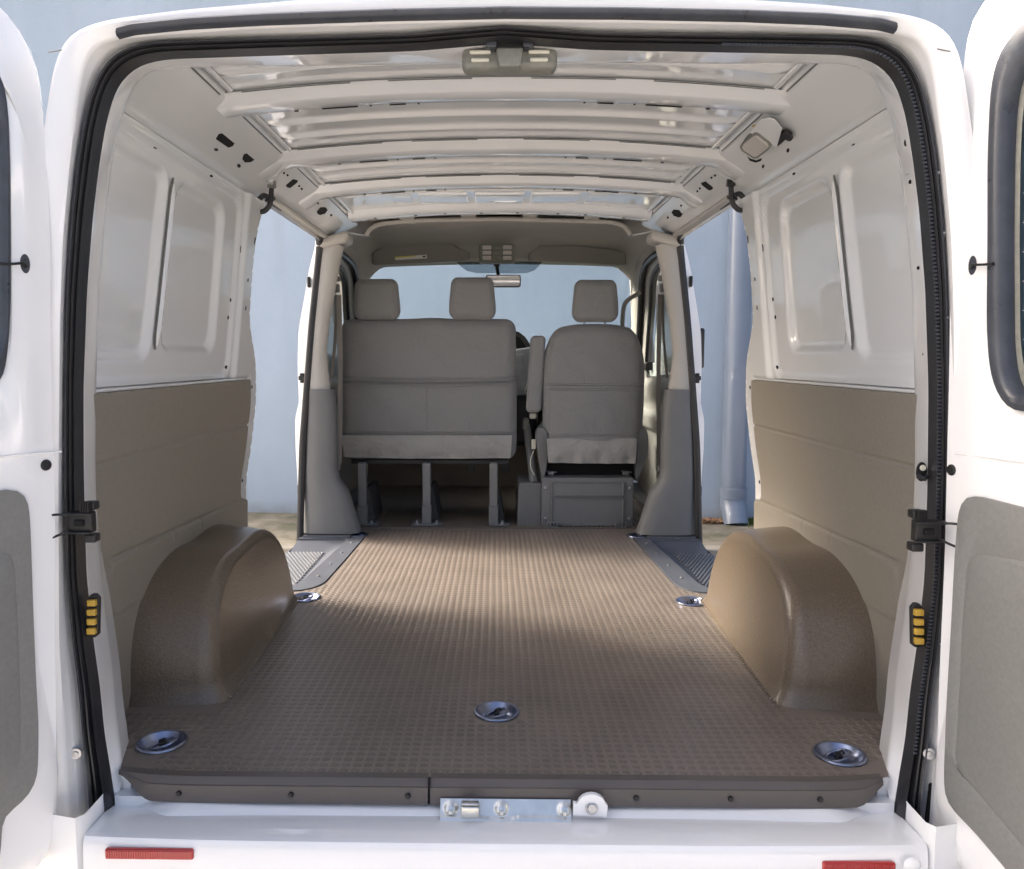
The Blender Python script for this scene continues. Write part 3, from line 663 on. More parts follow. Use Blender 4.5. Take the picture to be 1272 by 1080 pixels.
out_in = [Vector((p.x * (1 + .075 * ss(-.75, .3, p.z)) + (.03 if p.x > 0 else -.03) * (1 - ss(-.7, .1, p.z)), p.y + .10, p.z + .050 * ss(.3, .5, p.z))) for p in ein]
mb.loft([out_in, mix(ein, out_in, .2), ein, mix(ein, sin_, .08, -.006), mix(ein, sin_, .9, .004), mix(sin_, sout, .1, .006), mix(sin_, sout, .9, .028), j1, mix(j1, j2, .10, -.002), mix(j1, j2, .45, -.004), mix(j1, j2, .55, .004), mix(j1, j2, .95, .004), j2, mix(j2, j3, .12, -.004), mix(j2, j3, .75, -.006), mix(j2, j3, .93, -.002), j3, out0, out1, out2])
frame = P_('rear_door_frame', mb, M['paint_out'], van, smooth_a=45)
# rubber weather strip with ribbed lips
mb = MB(); prof = [(0, .006), (.03, -.022), (.10, -.034), (.20, -.030), (.28, -.018), (.36, -.020), (.44, -.038), (.54, -.040), (.60, -.026), (.66, -.024), (.74, -.040), (.84, -.044), (.92, -.034), (.97, -.012), (.98, .004)]
def sealp(t, dy): return mix(sin_, sout, t, (dy + .022) * .9 - .023 * (1 - t))
mb.loft([sealp(t, dy) for t, dy in prof])
seal = P_('weather_strip', mb, M['rubber'], frame, smooth_a=30)
mb = MB(); t_ = sealp(.50, -.036); 
mb.loft([sealp(.80, -.046), sealp(.86, -.049), sealp(.92, -.044)]); P_('strip_lip', mb, M['rubber2'], frame, smooth_a=60)
# teeth of the inner lip along the near side
mb = MB(); q = sealp(.13, -.033)
for k in range(10, 122):
    for f_ in (0, .5):
        a = q[k].lerp(q[k + 1], f_); mb.box(a, (.006, .004, .0035))
P_('strip_tooth', mb, M['rubber2'], seal if False else frame, smooth_a=0, kind='stuff')
# black strip along the top rim
tb = full([(490, 38), (470, 33), (400, 27), (300, 23), (150, 20), (0, 19)], 1.49, 1); tt = full([(488, 27), (470, 22), (400, 16), (300, 12), (150, 9), (0, 8)], 1.485, 1); 
lo = [p + Vector((0, .012, -.002)) for p in tb]; hi = [p + Vector((0, .012, .002)) for p in tt]
mb = MB(); mb.loft([lo, tb, mix(tb, tt, .3, -.006), mix(tb, tt, .7, -.006), tt, hi]); P_('top_trim_strip', mb, M['rubber2'], frame, smooth_a=50)
for s in (1, -1):
    q = [PY(624 + s * u, y, Y) for u, y, Y in ((535, 60, 1.512), (545, 62, 1.500), (556, 64, 1.499), (564, 65, 1.5005))]
    mb = MB(); mb.tube(q, .0011, 6); P_('panel_joint', mb, M['seam'], frame)
    for (u, y) in ((544, 215), (549, 290), (553, 395), (556, 480), (557, 600), (553, 700), (546, 800)):
        mb = MB(); mb.rbox(PY(624 + s * u, y, 1.548), (.013, .008, .006), .0028, 1, nr=2); P_('weld_nib', mb, M['paint_out'], frame)
    mb = MB(); mb.tube([PY(624 + s * 501, 217, 1.655), PY(624 + s * 512, 214, 1.598)], .0008, 5); P_('flange_joint', mb, M['seam'], frame)
# sill and bumper
def sec_loft(prof, xs, yc=lambda x: 0): 
    mb = MB(); mb.loft([[Vector((x, y + yc(x), z)) for y, z in prof] for x in xs]); return mb
xs = [-.80 + 1.6 * i / 60 for i in range(61)]
E_b = [(0, 1006), (300, 1006), (410, 1004), (446, 997), (464, 987), (474, 976), (477, 969), (478, 963)]
S_b = [(0, 1028), (300, 1028), (420, 1026), (464, 1023), (484, 1014), (489, 1002), (491, 988), (492, 975)]
def FB(pts, Ya, Yb):
    n = 90; h = resample(soften(resample([Vector((u, y, 0)) for u, y in pts], n), 2), n); o = []
    for k, q in enumerate(h): o.append(PY(624 + q.x, q.y, Ya + (Yb - Ya) * ss(.80, 1, k / (n - 1))))
    o[0].x = 0; return [Vector((-p.x, p.y, p.z)) for p in reversed(o[1:])] + o
eb, sb_ = FB(E_b, 1.541, 1.615), FB(S_b, 1.516, 1.590)
mb = MB(); mb.loft([[p + Vector((0, .05, .004)) for p in eb], eb, mix(eb, sb_, .12, -.004), mix(eb, sb_, .5, -.003), mix(eb, sb_, .85, -.003), sb_, [p + Vector((0, .01, -.02)) for p in sb_]])
mb.box((0, 1.60, -.90), (1.56, .08, .04))
for s in (1, -1): mb.box((s * .815, 1.63, -.885), (.11, .08, .085))
P_('rear_sill', mb, M['paint_out'], van, smooth_a=40)
mb = MB()
def bz(x): return 0
prof = [(1.56, -.902), (1.525, -.897), (1.452, -.897), (1.442, -.900), (1.437, -.909), (1.434, -.935), (1.430, -1.02), (1.436, -1.12), (1.47, -1.20), (1.56, -1.22)]
bx = [-.785 + 1.57 * i / 60 for i in range(61)]
mb.loft([[Vector((x * (1 if k < 2 else 1.005), y + .012 * (abs(x) / .785) ** 4, z)) for k, (y, z) in enumerate(prof)] for x in bx])
for s in (1, -1):
    mb.add([(s * .786, y + .012, z) for y, z in prof], [tuple(range(len(prof)))])
bump = P_('rear_bumper', mb, M['paint_out'], van, smooth_a=40)
for s in (1, -1):
    a, b = (PY(130, 1046, 1.436).x, PY(240, 1050, 1.436).x) if s < 0 else (PY(1022, 1068, 1.436).x, PY(1113, 1064, 1.436).x)
    zt = -.913 if s < 0 else -.924
    mb = MB(); mb.rbox(((a + b) / 2, 1.438, zt - .010), (abs(b - a), .012, .020), .004, 2); rf_ = P_('reflector', mb, M['red'], bump)
    mb = MB(); nx_ = int(abs(b - a) / .0045)
    for k in range(1, nx_): mb.box((min(a, b) + k * .0045, 1.4315, zt - .010), (.0026, .0016, .015))
    P_('lens_prism', mb, M['red'], rf_, smooth_a=0, kind='stuff')
    # corner of body outboard of bumper
    mb = MB(); mb.loft([[Vector((s * x, y, z)) for x, y in ((.789, 1.60), (.789, 1.46), (.80, 1.445), (.90, 1.47), (.97, 1.53), (.985, 1.65))] for z in (-.86, -.93, -1.1, -1.2)]); P_('bumper_corner', mb, M['paint_out'], bump, smooth_a=50)
x, z_ = PY(1133, 1072, 1.437).x, PY(1133, 1072, 1.437).z
mb = MB(); mb.lathe([(.0001, .004), (.010, .004), (.014, .002), (.016, 0)], (x, 1.436, z_ - .004), (0, -1, 0), 20); P_('tow_cap', mb, M['paint_out'], bump)
# flat near-black wedge at the foot of each pillar and earth screw
for s in (1, -1):
    pts = [(531, 975), (535, 972), (535, 1005), (529, 1024), (525, 1026)] if s > 0 else [(536, 958), (543, 964), (538, 985), (529, 1008), (526, 1008), (531, 985)]
    mb = MB(); P3 = [PY(624 + s * u, y, 1.540) for u, y in pts]; mb.prism(P3, (0, .004, 0)) ; P_('dark_wedge', mb, M['hole'], frame, smooth_a=0)
    c = PY(624 + s * 530, 936, 1.535); mb = MB(); mb.lathe([(.0001, .006), (.005, .0055), (.006, .003), (.011, .003), (.0115, 0)], c, (-s * .3, -1, 0), 14); P_('pillar_screw', mb, M['bolt'], frame)
    # clip holes down the inner flange
    for (u, y, rx, ry) in (((502, 177, 2.2, 4.5), (507, 226, 1.5, 2.5), (517, 333, 1.3, 2.2), (524, 440, 1.3, 2.2))):
        mb = MB(); c = PY(624 + s * u, y, 1.618)
        mb.prism([c + Vector((.0016 * rx * cos(a), 0, .0016 * ry * sin(a))) for a in [2 * pi * k / 10 for k in range(10)]], (0, .003, 0)); P_('hole', mb, M['hole'], frame, smooth_a=0)
    # ochre padded door buffer
    pr = (1136, 775) if s > 0 else (119, 763); c = PY(*pr, 1.575); tl = Matrix.Rotation(-s * .06, 3, 'Y')
    mb = MB(); pts = [c + tl @ Vector((x, 0, z)) for x, z in ((-.011, -.038), (-.005, -.044), (.005, -.044), (.011, -.038), (.011, .036), (.004, .044), (-.004, .044), (-.011, .036))]
    mb.prism(pts, (0, -.012, 0)); bf = P_('door_buffer', mb, M['black'], frame, smooth_a=0, bevel=.002)
    mb = MB()
    for k in range(4):
        mb.rbox(c + tl @ Vector((0, -.016, -.029 + .019 * k)), (.017, .010, .0125), .0015, 1, nr=1, M=None)
    P_('buffer_pad', mb, M['yellow'], frame, smooth_a=30)
for (px, py, rx, ry, Y) in ((322, 75, 5, 1.5, 1.66), (932, 73, 5, 1.5, 1.66), (489, 67, 6, 1.6, 1.63), (760, 66, 6, 1.6, 1.63), (183, 95, 8, 3, 1.76), (1068, 90, 8, 3, 1.76)):
    mb = MB(); c = PY(px, py, Y); tilt = .35 if px > 1000 else (-.35 if px < 250 else 0)
    mb.prism([c + Matrix.Rotation(tilt, 3, 'Y') @ Vector((.0016 * rx * cos(a), 0, .0016 * ry * sin(a))) + Vector((0, -.004, 0)) for a in [2 * pi * k / 12 for k in range(12)]], (0, .003, 0)); P_('hole', mb, M['hole'], frame, smooth_a=0)
# black hinge brackets with spring wires
for s in (1, -1):
    ctr = (1154, 661) if s > 0 else (98, 650); c = PY(*ctr, 1.50)
    mb = MB()
    mb.rbox(c + Vector((0, .012, 0)), (.046, .020, .040), .003, 1)
    mb.rbox(c + Vector((-s * .014, .02, .030)), (.024, .024, .016), .003, 1); mb.rbox(c + Vector((-s * .014, .02, -.032)), (.022, .024, .016), .003, 1)
    mb.rbox(c + Vector((s * .002, 0, .018)), (.058, .016, .004), .0015, 1, nr=1); mb.rbox(c + Vector((s * .002, 0, -.018)), (.050, .016, .004), .0015, 1, nr=1)
    for k in range(5): mb.box(c + Vector((-s * (.006 + .0035 * k), .004, .030)), (.0016, .016, .020))
    hg = P_('check_strap', mb, M['black'], frame, smooth_a=30)
    mb = MB(); mb.rbox(c + Vector((0, -.001, 0)), (.018, .006, .012), .002, 1); P_('strap_window', mb, M['hole'], frame)
    mb = MB()
    mb.tube([c + Vector((s * .02, -.004, .016)), c + Vector((s * .032, -.01, .018)), c + Vector((s * .040, -.02, .019))], .0024, 8); P_('strap_arm', mb, M['black'], frame); mb = MB()
    mb.tube([c + Vector((s * .02, -.004, -.014)), c + Vector((s * .032, -.01, -.020)), c + Vector((s * .041, -.02, -.024))], .0024, 8)
    P_('strap_arm', mb, M['black'], frame)
c = PY(1144, 586, 1.59); mb = MB(); pts = [(c.x + .010 * cos(a), c.y - .004, c.z + .019 * sin(a)) for a in [2 * pi * k / 16 for k in range(16)]]; mb.prism(pts, (0, .004, 0)); mb.tube([c + Vector((-.012, -.010, -.006)), c + Vector((0, -.016, -.012)), c + Vector((.006, -.012, -.006))], .005, 8); P_('hook_plate', mb, M['black'], frame)
mb = MB(); mb.lathe([(.0001, .002), (.0055, .002), (.006, 0)], c + Vector((0, -.006, .008)), (0, -1, 0), 14); P_('hook_rivet', mb, M['cream'], frame)
# header latch
hc = PY(633, 70, 1.60)
mb = MB(); mb.rbox(hc + Vector((0, .02, -.004)), (.180, .05, .040), .013, 4); hl = P_('door_latch', mb, M['latchgrey'], van)
for s in (1, -1):
    for dz in (.004, -.010):
        mb = MB(); mb.rbox(hc + Vector((s * .055, -.009, dz)), (.034 if dz < 0 else .040, .008, .007), .003, 2); P_('latch_boss', mb, M['cream'], hl)
    mb = MB(); mb.rbox(hc + Vector((s * .034, -.012, .016)), (.020, .03, .018), .003, 2); P_('latch_roller', mb, M['rubber2'], hl)
mb = MB(); mb.rbox(hc + Vector((0, -.012, -.011)), (.046, .036, .034), .005, 2, deform=lambda p: Vector((p.x * (1 + .12 * (p.z / .017)), p.y, p.z))); P_('latch_cover', mb, M['latchgrey'], hl)
mb = MB(); mb.rbox(hc + Vector((0, -.006, .014)), (.056, .02, .018), .003, 2); P_('latch_mouth', mb, M['black'], hl)
# striker plate on the sill
c0, c1 = PY(547, 1005, 1.53), PY(709, 1005, 1.53)
zt, zb = PY(620, 993, 1.535).z, PY(620, 1018, 1.52).z
mb = MB(); n = 54
def spz(v, u):
    x = c0.x + (c1.x - c0.x) * u; y = 1.536 - .020 * v; z = zt + (zb - zt) * v
    for dx in (.08, .47, .95):
        d = hypot((x - (c0.x + (c1.x - c0.x) * dx)) / .016, (v - .42) / .42); y -= .006 * (1 - ss(.35, 1, d))
    b = .10 * (ss(.28, .36, u) - ss(.55, .64, u)) + .12 * ss(.88, .93, u)
    if v > .8 + b - .05: y -= .006
    return Vector((x, y, z))
mb.grid(spz, 20, 80); mb.grid(lambda u, v: spz(1, u) + Vector((0, .02 * v, -.001 * v)), 80, 1)
sp = P_('striker_plate', mb, M['zinc'], van, smooth_a=50)
for dx in (.08, .47, .95):
    mb = MB(); cc = spz(.55, dx); mb.lathe([(.0001, .003), (.004, .0028), (.0048, 0)], cc + Vector((0, -.001, 0)), (0, -1, .3), 12); P_('rivet', mb, M['zinc'], sp)
cs = PY(584, 1008, 1.505); mb = MB(); mb.rbox(cs + Vector((0, .004, .0)), (.036, .020, .024), .004, 2); P_('striker_bridge', mb, M['zinc'], sp)
mb = MB(); mb.rbox(cs + Vector((0, -.003, .018)), (.034, .012, .006), .003, 2); P_('striker_pin', mb, M['bolt'], sp)
cb = PY(735, 1003, 1.515); mb = MB()
mb.prism([cb + Vector((x, 0, z)) for x, z in [(-.036, -.018), (.030, -.020), (.032, .002)] + [(.028 * cos(a), .002 + .024 * sin(a)) for a in [radians(q) for q in range(10, 171, 20)]] + [(-.036, .008)]], (0, .012, 0))
P_('striker_bracket', mb, M['paint_out'], sp, smooth_a=30, bevel=.002)
mb = MB(); mb.lathe([(.0001, .007), (.0085, .007), (.0095, .005), (.0095, .0)], cb + Vector((0, -.001, -.001)), (0, -1, .2), 6); mb.lathe([(.0095, .0015), (.0125, .001), (.013, 0)], cb + Vector((0, -.0005, -.001)), (0, -1, .2), 20); P_('bolt', mb, M['bolt'], sp, smooth_a=20)
ch = PY(735, 990, 1.55); mb = MB(); mb.tube([ch + Vector((-.022, 0, -.016)), ch + Vector((-.022, .0, -.002)), ch + Vector((-.014, 0, .007)), ch + Vector((0, 0, .010)), ch + Vector((.014, 0, .007)), ch + Vector((.022, 0, -.002)), ch + Vector((.022, 0, -.016))], .006, 8, flat=1.6); P_('bracket_surround', mb, M['lip'], sp)

# ---------------------------------------------------------------- rear doors
def door(s, ang, H, edge, win, winin, trim, trimin, plug, hook):
    a = radians(ang); d = Vector((-s * cos(a), -sin(a), 0)); N = Vector((-d.y, d.x, 0)) * (-s); N.normalize()   # N faces the inside of the door
    if N.dot(Vector((-s, 0, 0))) < 0: N = -N
    H = Vector((H[0], H[1], 0))
    def hit(px, py, n=0):
        P = PN(px, py, H + N * n, N); q = P - H; return (q.dot(d), P.z)
    def at(t, z, n=0): return H + d * t + N * n + Vector((0, 0, z))
    def cont(px, ext): return [hit(*p) for p in px] + ext
    root = P_('rear_door', MB(), M['paint_out'], van) if False else None
    E = cont(*edge); W = cont(*win); WI = cont(*winin)
    cen = (sum(p[0] for p in W) / len(W), sum(p[1] for p in W) / len(W))
    def rs(c, n=160, sft=2):
        pts = [Vector((x, z, 0)) for x, z in c]; pts = resample(pts, n, True); pts = soften(pts, sft, True)
        # start at the point straight below the window centre, run with a fixed sense
        area = sum(p.x * q.y - q.x * p.y for p, q in zip(pts, pts[1:] + pts[:1]))
        if area < 0: pts.reverse()
        k = min(range(n), key=lambda i: (abs(pts[i].x - .40) + (10 if pts[i].y > .1 else 0)))
        return resample(pts[k:] + pts[:k], n, True)
    e, wn, wi = rs(E), rs(W, sft=3), rs(WI, sft=3)
    def lift(c, n, sc=0.0):
        return [at(p.x, p.y, n) for p in c]
    def mx(a_, b_, t): return [p.lerp(q, t) for p, q in zip(a_, b_)]
    mb = MB(); B = [Vector((p.x, p.y, 0)) for p in e]
    ein_ = mx(e, wn, .05); 
    mb.loft([lift(wi, -.045), lift(wn, -.040), lift(wn, -.008), lift(mx(wn, e, .06), 0), lift(mx(wn, e, .35), .004), lift(mx(wn, e, .55), .000), lift(mx(e, wn, .06), 0), lift(mx(e, wn, .015), -.006), lift(e, -.02), lift([p + Vector((-.010, 0, 0)) if p.x < .2 else p for p in e], -.045), lift([p + Vector((-.012, 0, 0)) if p.x < .2 else p for p in e], -.065)], closed=True)
    # outer face, pierced by the same window
    mb.loft([lift([p + Vector((-.012, 0, 0)) if p.x < .2 else p for p in e], -.065), lift(wn, -.072), lift(wi, -.060)], closed=True)
    o = build('rear_door', mb, M['paint_out'], van, smooth_a=40, loc=H)
    mb = MB(); k = mx(wn, wi, -.0)
    mb.loft([lift(mx(wn, wi, -.10), -.006), lift(mx(wn, wi, 0), .006), lift(mx(wn, wi, .45), .009), lift(mx(wn, wi, .85), .002), lift(wi, -.012), lift(wi, -.024)], closed=True)
    build('window_seal', mb, M['rubber2'], o, smooth_a=50, loc=H)
    mb = MB(); pts = lift(wi, -.024); pts2 = lift(mx(wi, [Vector((cen[0], cen[1], 0))] * len(wi), .05), -.024)
    mb.loft([lift(wi, -.022), lift(mx(wi, [Vector((cen[0], cen[1], 0))] * len(wi), .045), -.023)], closed=True); build('glass_border', mb, M['latchgrey'], o, smooth_a=0, loc=H)
    mb = MB(); mb.prism(lift(wi, -.026), N * -.004); build('window_glass', mb, M['rglass'], o, smooth_a=0, loc=H)
    mb = MB(); mb.tube([at(-.035, -.174, .0005), at(.05, -.172, .0035), at(.2, -.172, .004), at(.74, -.172, .001)], .0022, 6); build('pressed_line', mb, M['paint_out'], o, loc=H)
    # heater lines
    mb = MB()
    zs_ = [p.y for p in wi]; z0, z1 = min(zs_), max(zs_); nl = 13
    for i in range(1, nl):
        z = z0 + (z1 - z0) * i / nl; xs_ = [p.x for p in wi if abs(p.y - z) < .03]
        if xs_: mb.tube([at(min(xs_) + .015, z, -.0245), at(max(xs_) - .015, z, -.0245)], .0009, 4)
    build('heater_line', mb, M['lens'], o, smooth_a=0, loc=H, kind='stuff')
    T = rs(cont(*trim), sft=2); TI = rs(cont(*trimin), sft=2)
    mb = MB(); mb.loft([lift(T, .000), lift(T, .008), lift(mx(T, TI, .10), .011), lift(mx(T, TI, .80), .011), lift(TI, .008), lift(mx(TI, [Vector((.42, -.55, 0))] * len(TI), .03), .013)], closed=True)
    mb.add(lift(mx(TI, [Vector((.42, -.55, 0))] * len(TI), .03), .013), [tuple(range(len(TI)))])
    build('door_trim_panel', mb, M['dtrim'], o, smooth_a=35, loc=H)
    c = hit(*plug); mb = MB(); cc = at(c[0], c[1], .0005); q = Vector((0, 0, 1)).rotation_difference(N)
    mb.lathe([(.0001, .003), (.008, .003), (.010, .0015), (.0105, 0)], cc, N, 20); build('plug', mb, M['black'], o, loc=H)
    g = hit(*hook[0]); mb = MB(); gc = at(g[0], g[1], .002)
    pts = [at(g[0] + .0085 * cos(a), g[1] + .017 * sin(a), .0) for a in [2 * pi * k / 20 for k in range(20)]]; mb.prism(pts, N * .004); build('grommet', mb, M['rubber2'], o, smooth_a=30, loc=H)
    g2 = hit(*hook[1]); mb = MB(); mb.tube([at(g[0], g[1] - .004, .006), at(g[0] + (g2[0] - g[0]) * .15, g[1], .012), at(g[0] + (g2[0] - g[0]) * .7, g2[1], .014), at(g2[0], g2[1], .010)], [.004, .0025, .0022, .003], 8); build('heater_wire', mb, M['black'], o, loc=H)
    # lower corner rubber
    mb = MB(); zb_ = min(p.y for p in e)
    return o, at, e, N, H
HR, HL = (.84, 1.47), (-.84, 1.47)
dR, *_ = door(1, 105, HR,
    ([(1154, 1003), (1156, 985), (1160, 935), (1163, 860), (1170, 720), (1173, 600), (1176, 480), (1178, 333), (1181, 230), (1186, 160), (1191, 95), (1196, 55), (1200, 20)], [(.06, .66), (.10, .685), (.40, .71), (.74, .72), (.79, .70), (.80, .64), (.80, -.80), (.79, -.95), (.74, -.975), (.10, -.975), (.02, -.965)]),
    ([(1262, 513), (1250, 503), (1243, 492), (1235, 472), (1231, 445), (1229, 400), (1230, 300), (1230, 200), (1233, 120), (1238, 85), (1246, 62), (1258, 46)], [(.165, .60), (.30, .61), (.62, .61), (.68, .595), (.71, .56), (.71, .0), (.69, -.055), (.64, -.075), (.20, -.075)]),
    ([(1272, 500), (1259, 487), (1252, 465), (1248, 430), (1247, 300), (1248, 200), (1251, 130), (1258, 95), (1268, 72)], [(.185, .56), (.30, .572), (.62, .572), (.665, .555), (.675, .53), (.675, .0), (.655, -.035), (.62, -.045), (.20, -.045)]),
    ([(1215, 1033), (1200, 1018), (1181, 999), (1177, 988), (1177, 950), (1181, 860), (1187, 760), (1190, 700), (1193, 650), (1196, 627), (1201, 617), (1210, 614)], [(.12, -.248), (.70, -.248), (.74, -.28), (.74, -.85), (.70, -.90), (.20, -.905)]),
    ([(1212, 975), (1194, 958), (1191, 945), (1196, 860), (1201, 760), (1206, 700), (1210, 690), (1218, 688)], [(.13, -.335), (.22, -.36), (.30, -.48), (.36, -.55), (.62, -.57), (.66, -.60), (.66, -.80), (.62, -.84), (.20, -.835)]),
    (1182, 584), ((1210, 330), (1240, 328)))
dL, *_ = door(-1, 120, HL,
    ([(74, 1012), (77, 985), (75, 940), (72, 840), (72, 640), (69, 560), (66, 400), (66, 300), (60, 160), (55, 110), (50, 80), (40, 50), (20, 22), (0, 4)], [(.14, .665), (.18, .69), (.40, .71), (.74, .72), (.79, .70), (.80, .64), (.80, -.80), (.79, -.95), (.74, -.975), (.10, -.975), (.02, -.965)]),
    ([(0, 478), (5, 455), (9, 420), (11, 380), (11, 300), (10, 200), (8, 140), (4, 110), (0, 92)], [(.11, .53), (.16, .585), (.25, .61), (.62, .61), (.68, .595), (.71, .56), (.71, .0), (.69, -.055), (.64, -.075), (.18, -.075), (.11, -.06)]),
    ([(0, 430), (1, 400), (1, 300), (0, 200), (-2, 150)], [(.12, .50), (.18, .56), (.28, .575), (.62, .575), (.665, .555), (.675, .53), (.675, .0), (.655, -.035), (.62, -.045), (.20, -.045), (.12, -.02)]),
    ([(0, 1012), (20, 1000), (36, 985), (44, 965), (45, 900), (42, 850), (38, 750), (35, 660), (33, 625), (27, 609), (12, 606)], [(.12, -.232), (.70, -.235), (.74, -.27), (.74, -.85), (.70, -.90), (.20, -.905), (.12, -.90)]),
    ([(5, 970), (18, 960), (25, 945), (24, 860), (20, 760), (17, 700), (13, 682), (5, 680)], [(.13, -.335), (.22, -.36), (.30, -.48), (.36, -.55), (.62, -.57), (.66, -.60), (.66, -.80), (.62, -.84), (.20, -.835)]),
    (57, 578), ((30, 328), (-6, 328)))
dR['label'] = 'sunlit rear door open on the driver side'; dL['label'] = 'rear door open on the passenger side'

# ---------------------------------------------------------------- B pillars, door seals, jambs
YB = 3.75
for s in (1, -1):
    def mp(px, py, Y): p = PY(px, py, Y); return Vector((s * p.x, p.y, p.z))
    # upper pale trim, rolled forward on the inside
    Ru = [(846, 297), (848, 320), (851, 354), (855, 400), (858, 440), (862, 484)]
    Lu = [(815, 305), (821, 330), (827, 365), (833, 400), (837, 440), (832, 484)]
    r_, l_ = resample([mp(*p, YB) for p in Ru], 24), resample([mp(*p, YB + .01) for p in Lu], 24)
    mb = MB(); sec = []
    for i in range(24):
        a, b = r_[i], l_[i]; e = b - a
        sec.append([a + Vector((s * .005, .05, 0)), a, a.lerp(b, .15) + Vector((0, -.010, 0)), a.lerp(b, .5) + Vector((0, -.016, 0)), a.lerp(b, .8) + Vector((0, -.010, 0)), b + Vector((0, .005, 0)), b + Vector((-s * .001, .025, 0)), b + Vector((s * .012, .08, 0)), b + Vector((s * .05, .12, 0))])
    mb.loft(sec); up = P_('pillar_trim_upper', mb, M['utrim'], van, smooth_a=60)
    # cap at the top joining the headliner
    mb = MB(); mb.rbox(mp(826, 300, YB + .05), (.15, .16, .05), .02, 3, deform=lambda p: Vector((p.x, p.y, p.z + s * p.x * -.25))); P_('pillar_cap', mb, M['utrim'], up)
    Rl = [(862, 484), (864, 540), (866, 600), (866, 668)]
    Ll = [(827, 484), (824, 510), (822, 550), (822, 585), (818, 600), (808, 612), (800, 636), (791, 664)]
    r_, l_ = resample([mp(*p, YB - .004) for p in Rl], 40), resample([mp(*p, YB + .006) for p in Ll], 40)
    mb = MB(); sec = []
    for i in range(40):
        a, b = r_[i], l_[i]; a = a.copy(); a.z = b.z
        sec.append([a + Vector((s * .004, .06, 0)), a, a.lerp(b, .12) + Vector((0, -.012, 0)), a.lerp(b, .45) + Vector((0, -.018, 0)), a.lerp(b, .78) + Vector((0, -.016, 0)), a.lerp(b, .93) + Vector((0, -.006, 0)), b + Vector((0, .010, 0)), b + Vector((s * .004, .06, 0)), b + Vector((s * .02, .14, 0)), b + Vector((s * .06, .16, 0))])
    sec = [soften(x) for x in sec]
    mb.loft(sec); P_('pillar_trim_lower', mb, M['btrim'], van, smooth_a=60)
    mb = MB(); mb.box((s * .80, 3.80, FLZ + .006), (.22, .16, .012)); P_('trim_foot', mb, M['stepp'], van, bevel=.003)
    # rubber seal of the side door opening
    c = [Vector((s * (xw(z) + .002), ye(z) + .004, z)) for z in [-.56 + 1.06 * i / 40 for i in range(41)]]
    top = [Vector((s * .802, 2.83, .543)), Vector((s * .802, 3.2, .546)), Vector((s * .802, 3.66, .545)), Vector((s * .806, 3.73, .535))]
    dn = [Vector((s * lin([(-.95, .934), (-.4, .908), (.16, .853), (.54, .806)], z), YB - .006, z)) for z in [.50 - 1.40 * i / 40 for i in range(41)]]
    mb = MB(); mb.tube(c, .0062, 8); P_('side_door_seal', mb, M['rubber'], van)
    mb = MB(); mb.tube(resample(soften(resample(top + dn, 90), 3), 90), .0165, 10, flat=.8); P_('side_door_seal', mb, M['rubber'], van)
    # white outer jamb, wavy outboard edge
    oe = [(843, 282), (850, 300), (858, 330), (866, 375), (872, 412), (873, 455), (872, 481), (871, 500), (876, 521), (875, 560), (873, 582), (871, 615), (869, 643), (866, 665), (863, 690)]
    oo = resample([mp(*p, YB + .03) for p in oe], 50); ii = resample([mp(836 + .0 * k, 0, YB) if False else Vector((s * lin([(-.95, .925), (-.4, .900), (.16, .845), (.54, .798)], p.z), YB + .012, p.z)) for k, p in enumerate(oo)], 50)
    for p, q in zip(ii, oo): p.z = q.z
    mb = MB(); mb.loft([ii, [p.lerp(q, .6) + Vector((0, .002, 0)) for p, q in zip(ii, oo)], [p.lerp(q, .93) for p, q in zip(ii, oo)], [p + Vector((0, .012, 0)) for p in oo], [p + Vector((-s * .006, .05, 0)) for p in oo], [Vector((s * max(.93, abs(p.x) - .02), 4.9, p.z)) for p in oo]])
    jb = P_('door_jamb', mb, M['paint_out'], van, smooth_a=50)
    # strikers and stops on the jamb
    for (px, py, w_, h_) in ((858, 350, .014, .05), (866, 470, .018, .045), (869, 610, .016, .05)):
        mb = MB(); c_ = mp(px, py, YB + .022)
        if h_ == .045:
            mb.rbox(c_, (w_, .02, h_), .003, 1); mb.rbox(c_ + Vector((0, -.008, .0)), (.030, .012, .020), .003, 1)
        else: mb.rbox(c_, (w_, .03, h_), .0065, 2)
        P_('jamb_stop', mb, M['black'], jb)
    if s > 0:
        mb = MB(); c_ = mp(869, 433, YB + .10); mb.rbox(c_, (.024, .10, .185), .011, 3); P_('outside_handle', mb, M['black'], jb)
    # grab strap at the rear top of the opening
    h = [(908, 232), (909, 248), (911, 255), (917, 261), (923, 262), (926, 256), (924, 246), (918, 240), (913, 243)]
    c = [mp(*p, 2.74) for p in h]; mb = MB(); mb.tube(resample(soften(resample(c, 40), 2), 40), .0085, 10); hk = P_('grab_strap', mb, M['rubber'], van)
    mb = MB(); mb.rbox(mp(908, 226, 2.735), (.026, .022, .032), .004, 1); P_('strap_mount', mb, M['rubber'] if s > 0 else M['latchgrey'], hk)
    mb = MB(); mb.lathe([(.0001, .004), (.006, .0035), (.007, 0)], mp(908, 225, 2.722), (0, -1, 0), 12); P_('bolt', mb, M['bolt'] if s < 0 else M['black'], hk)

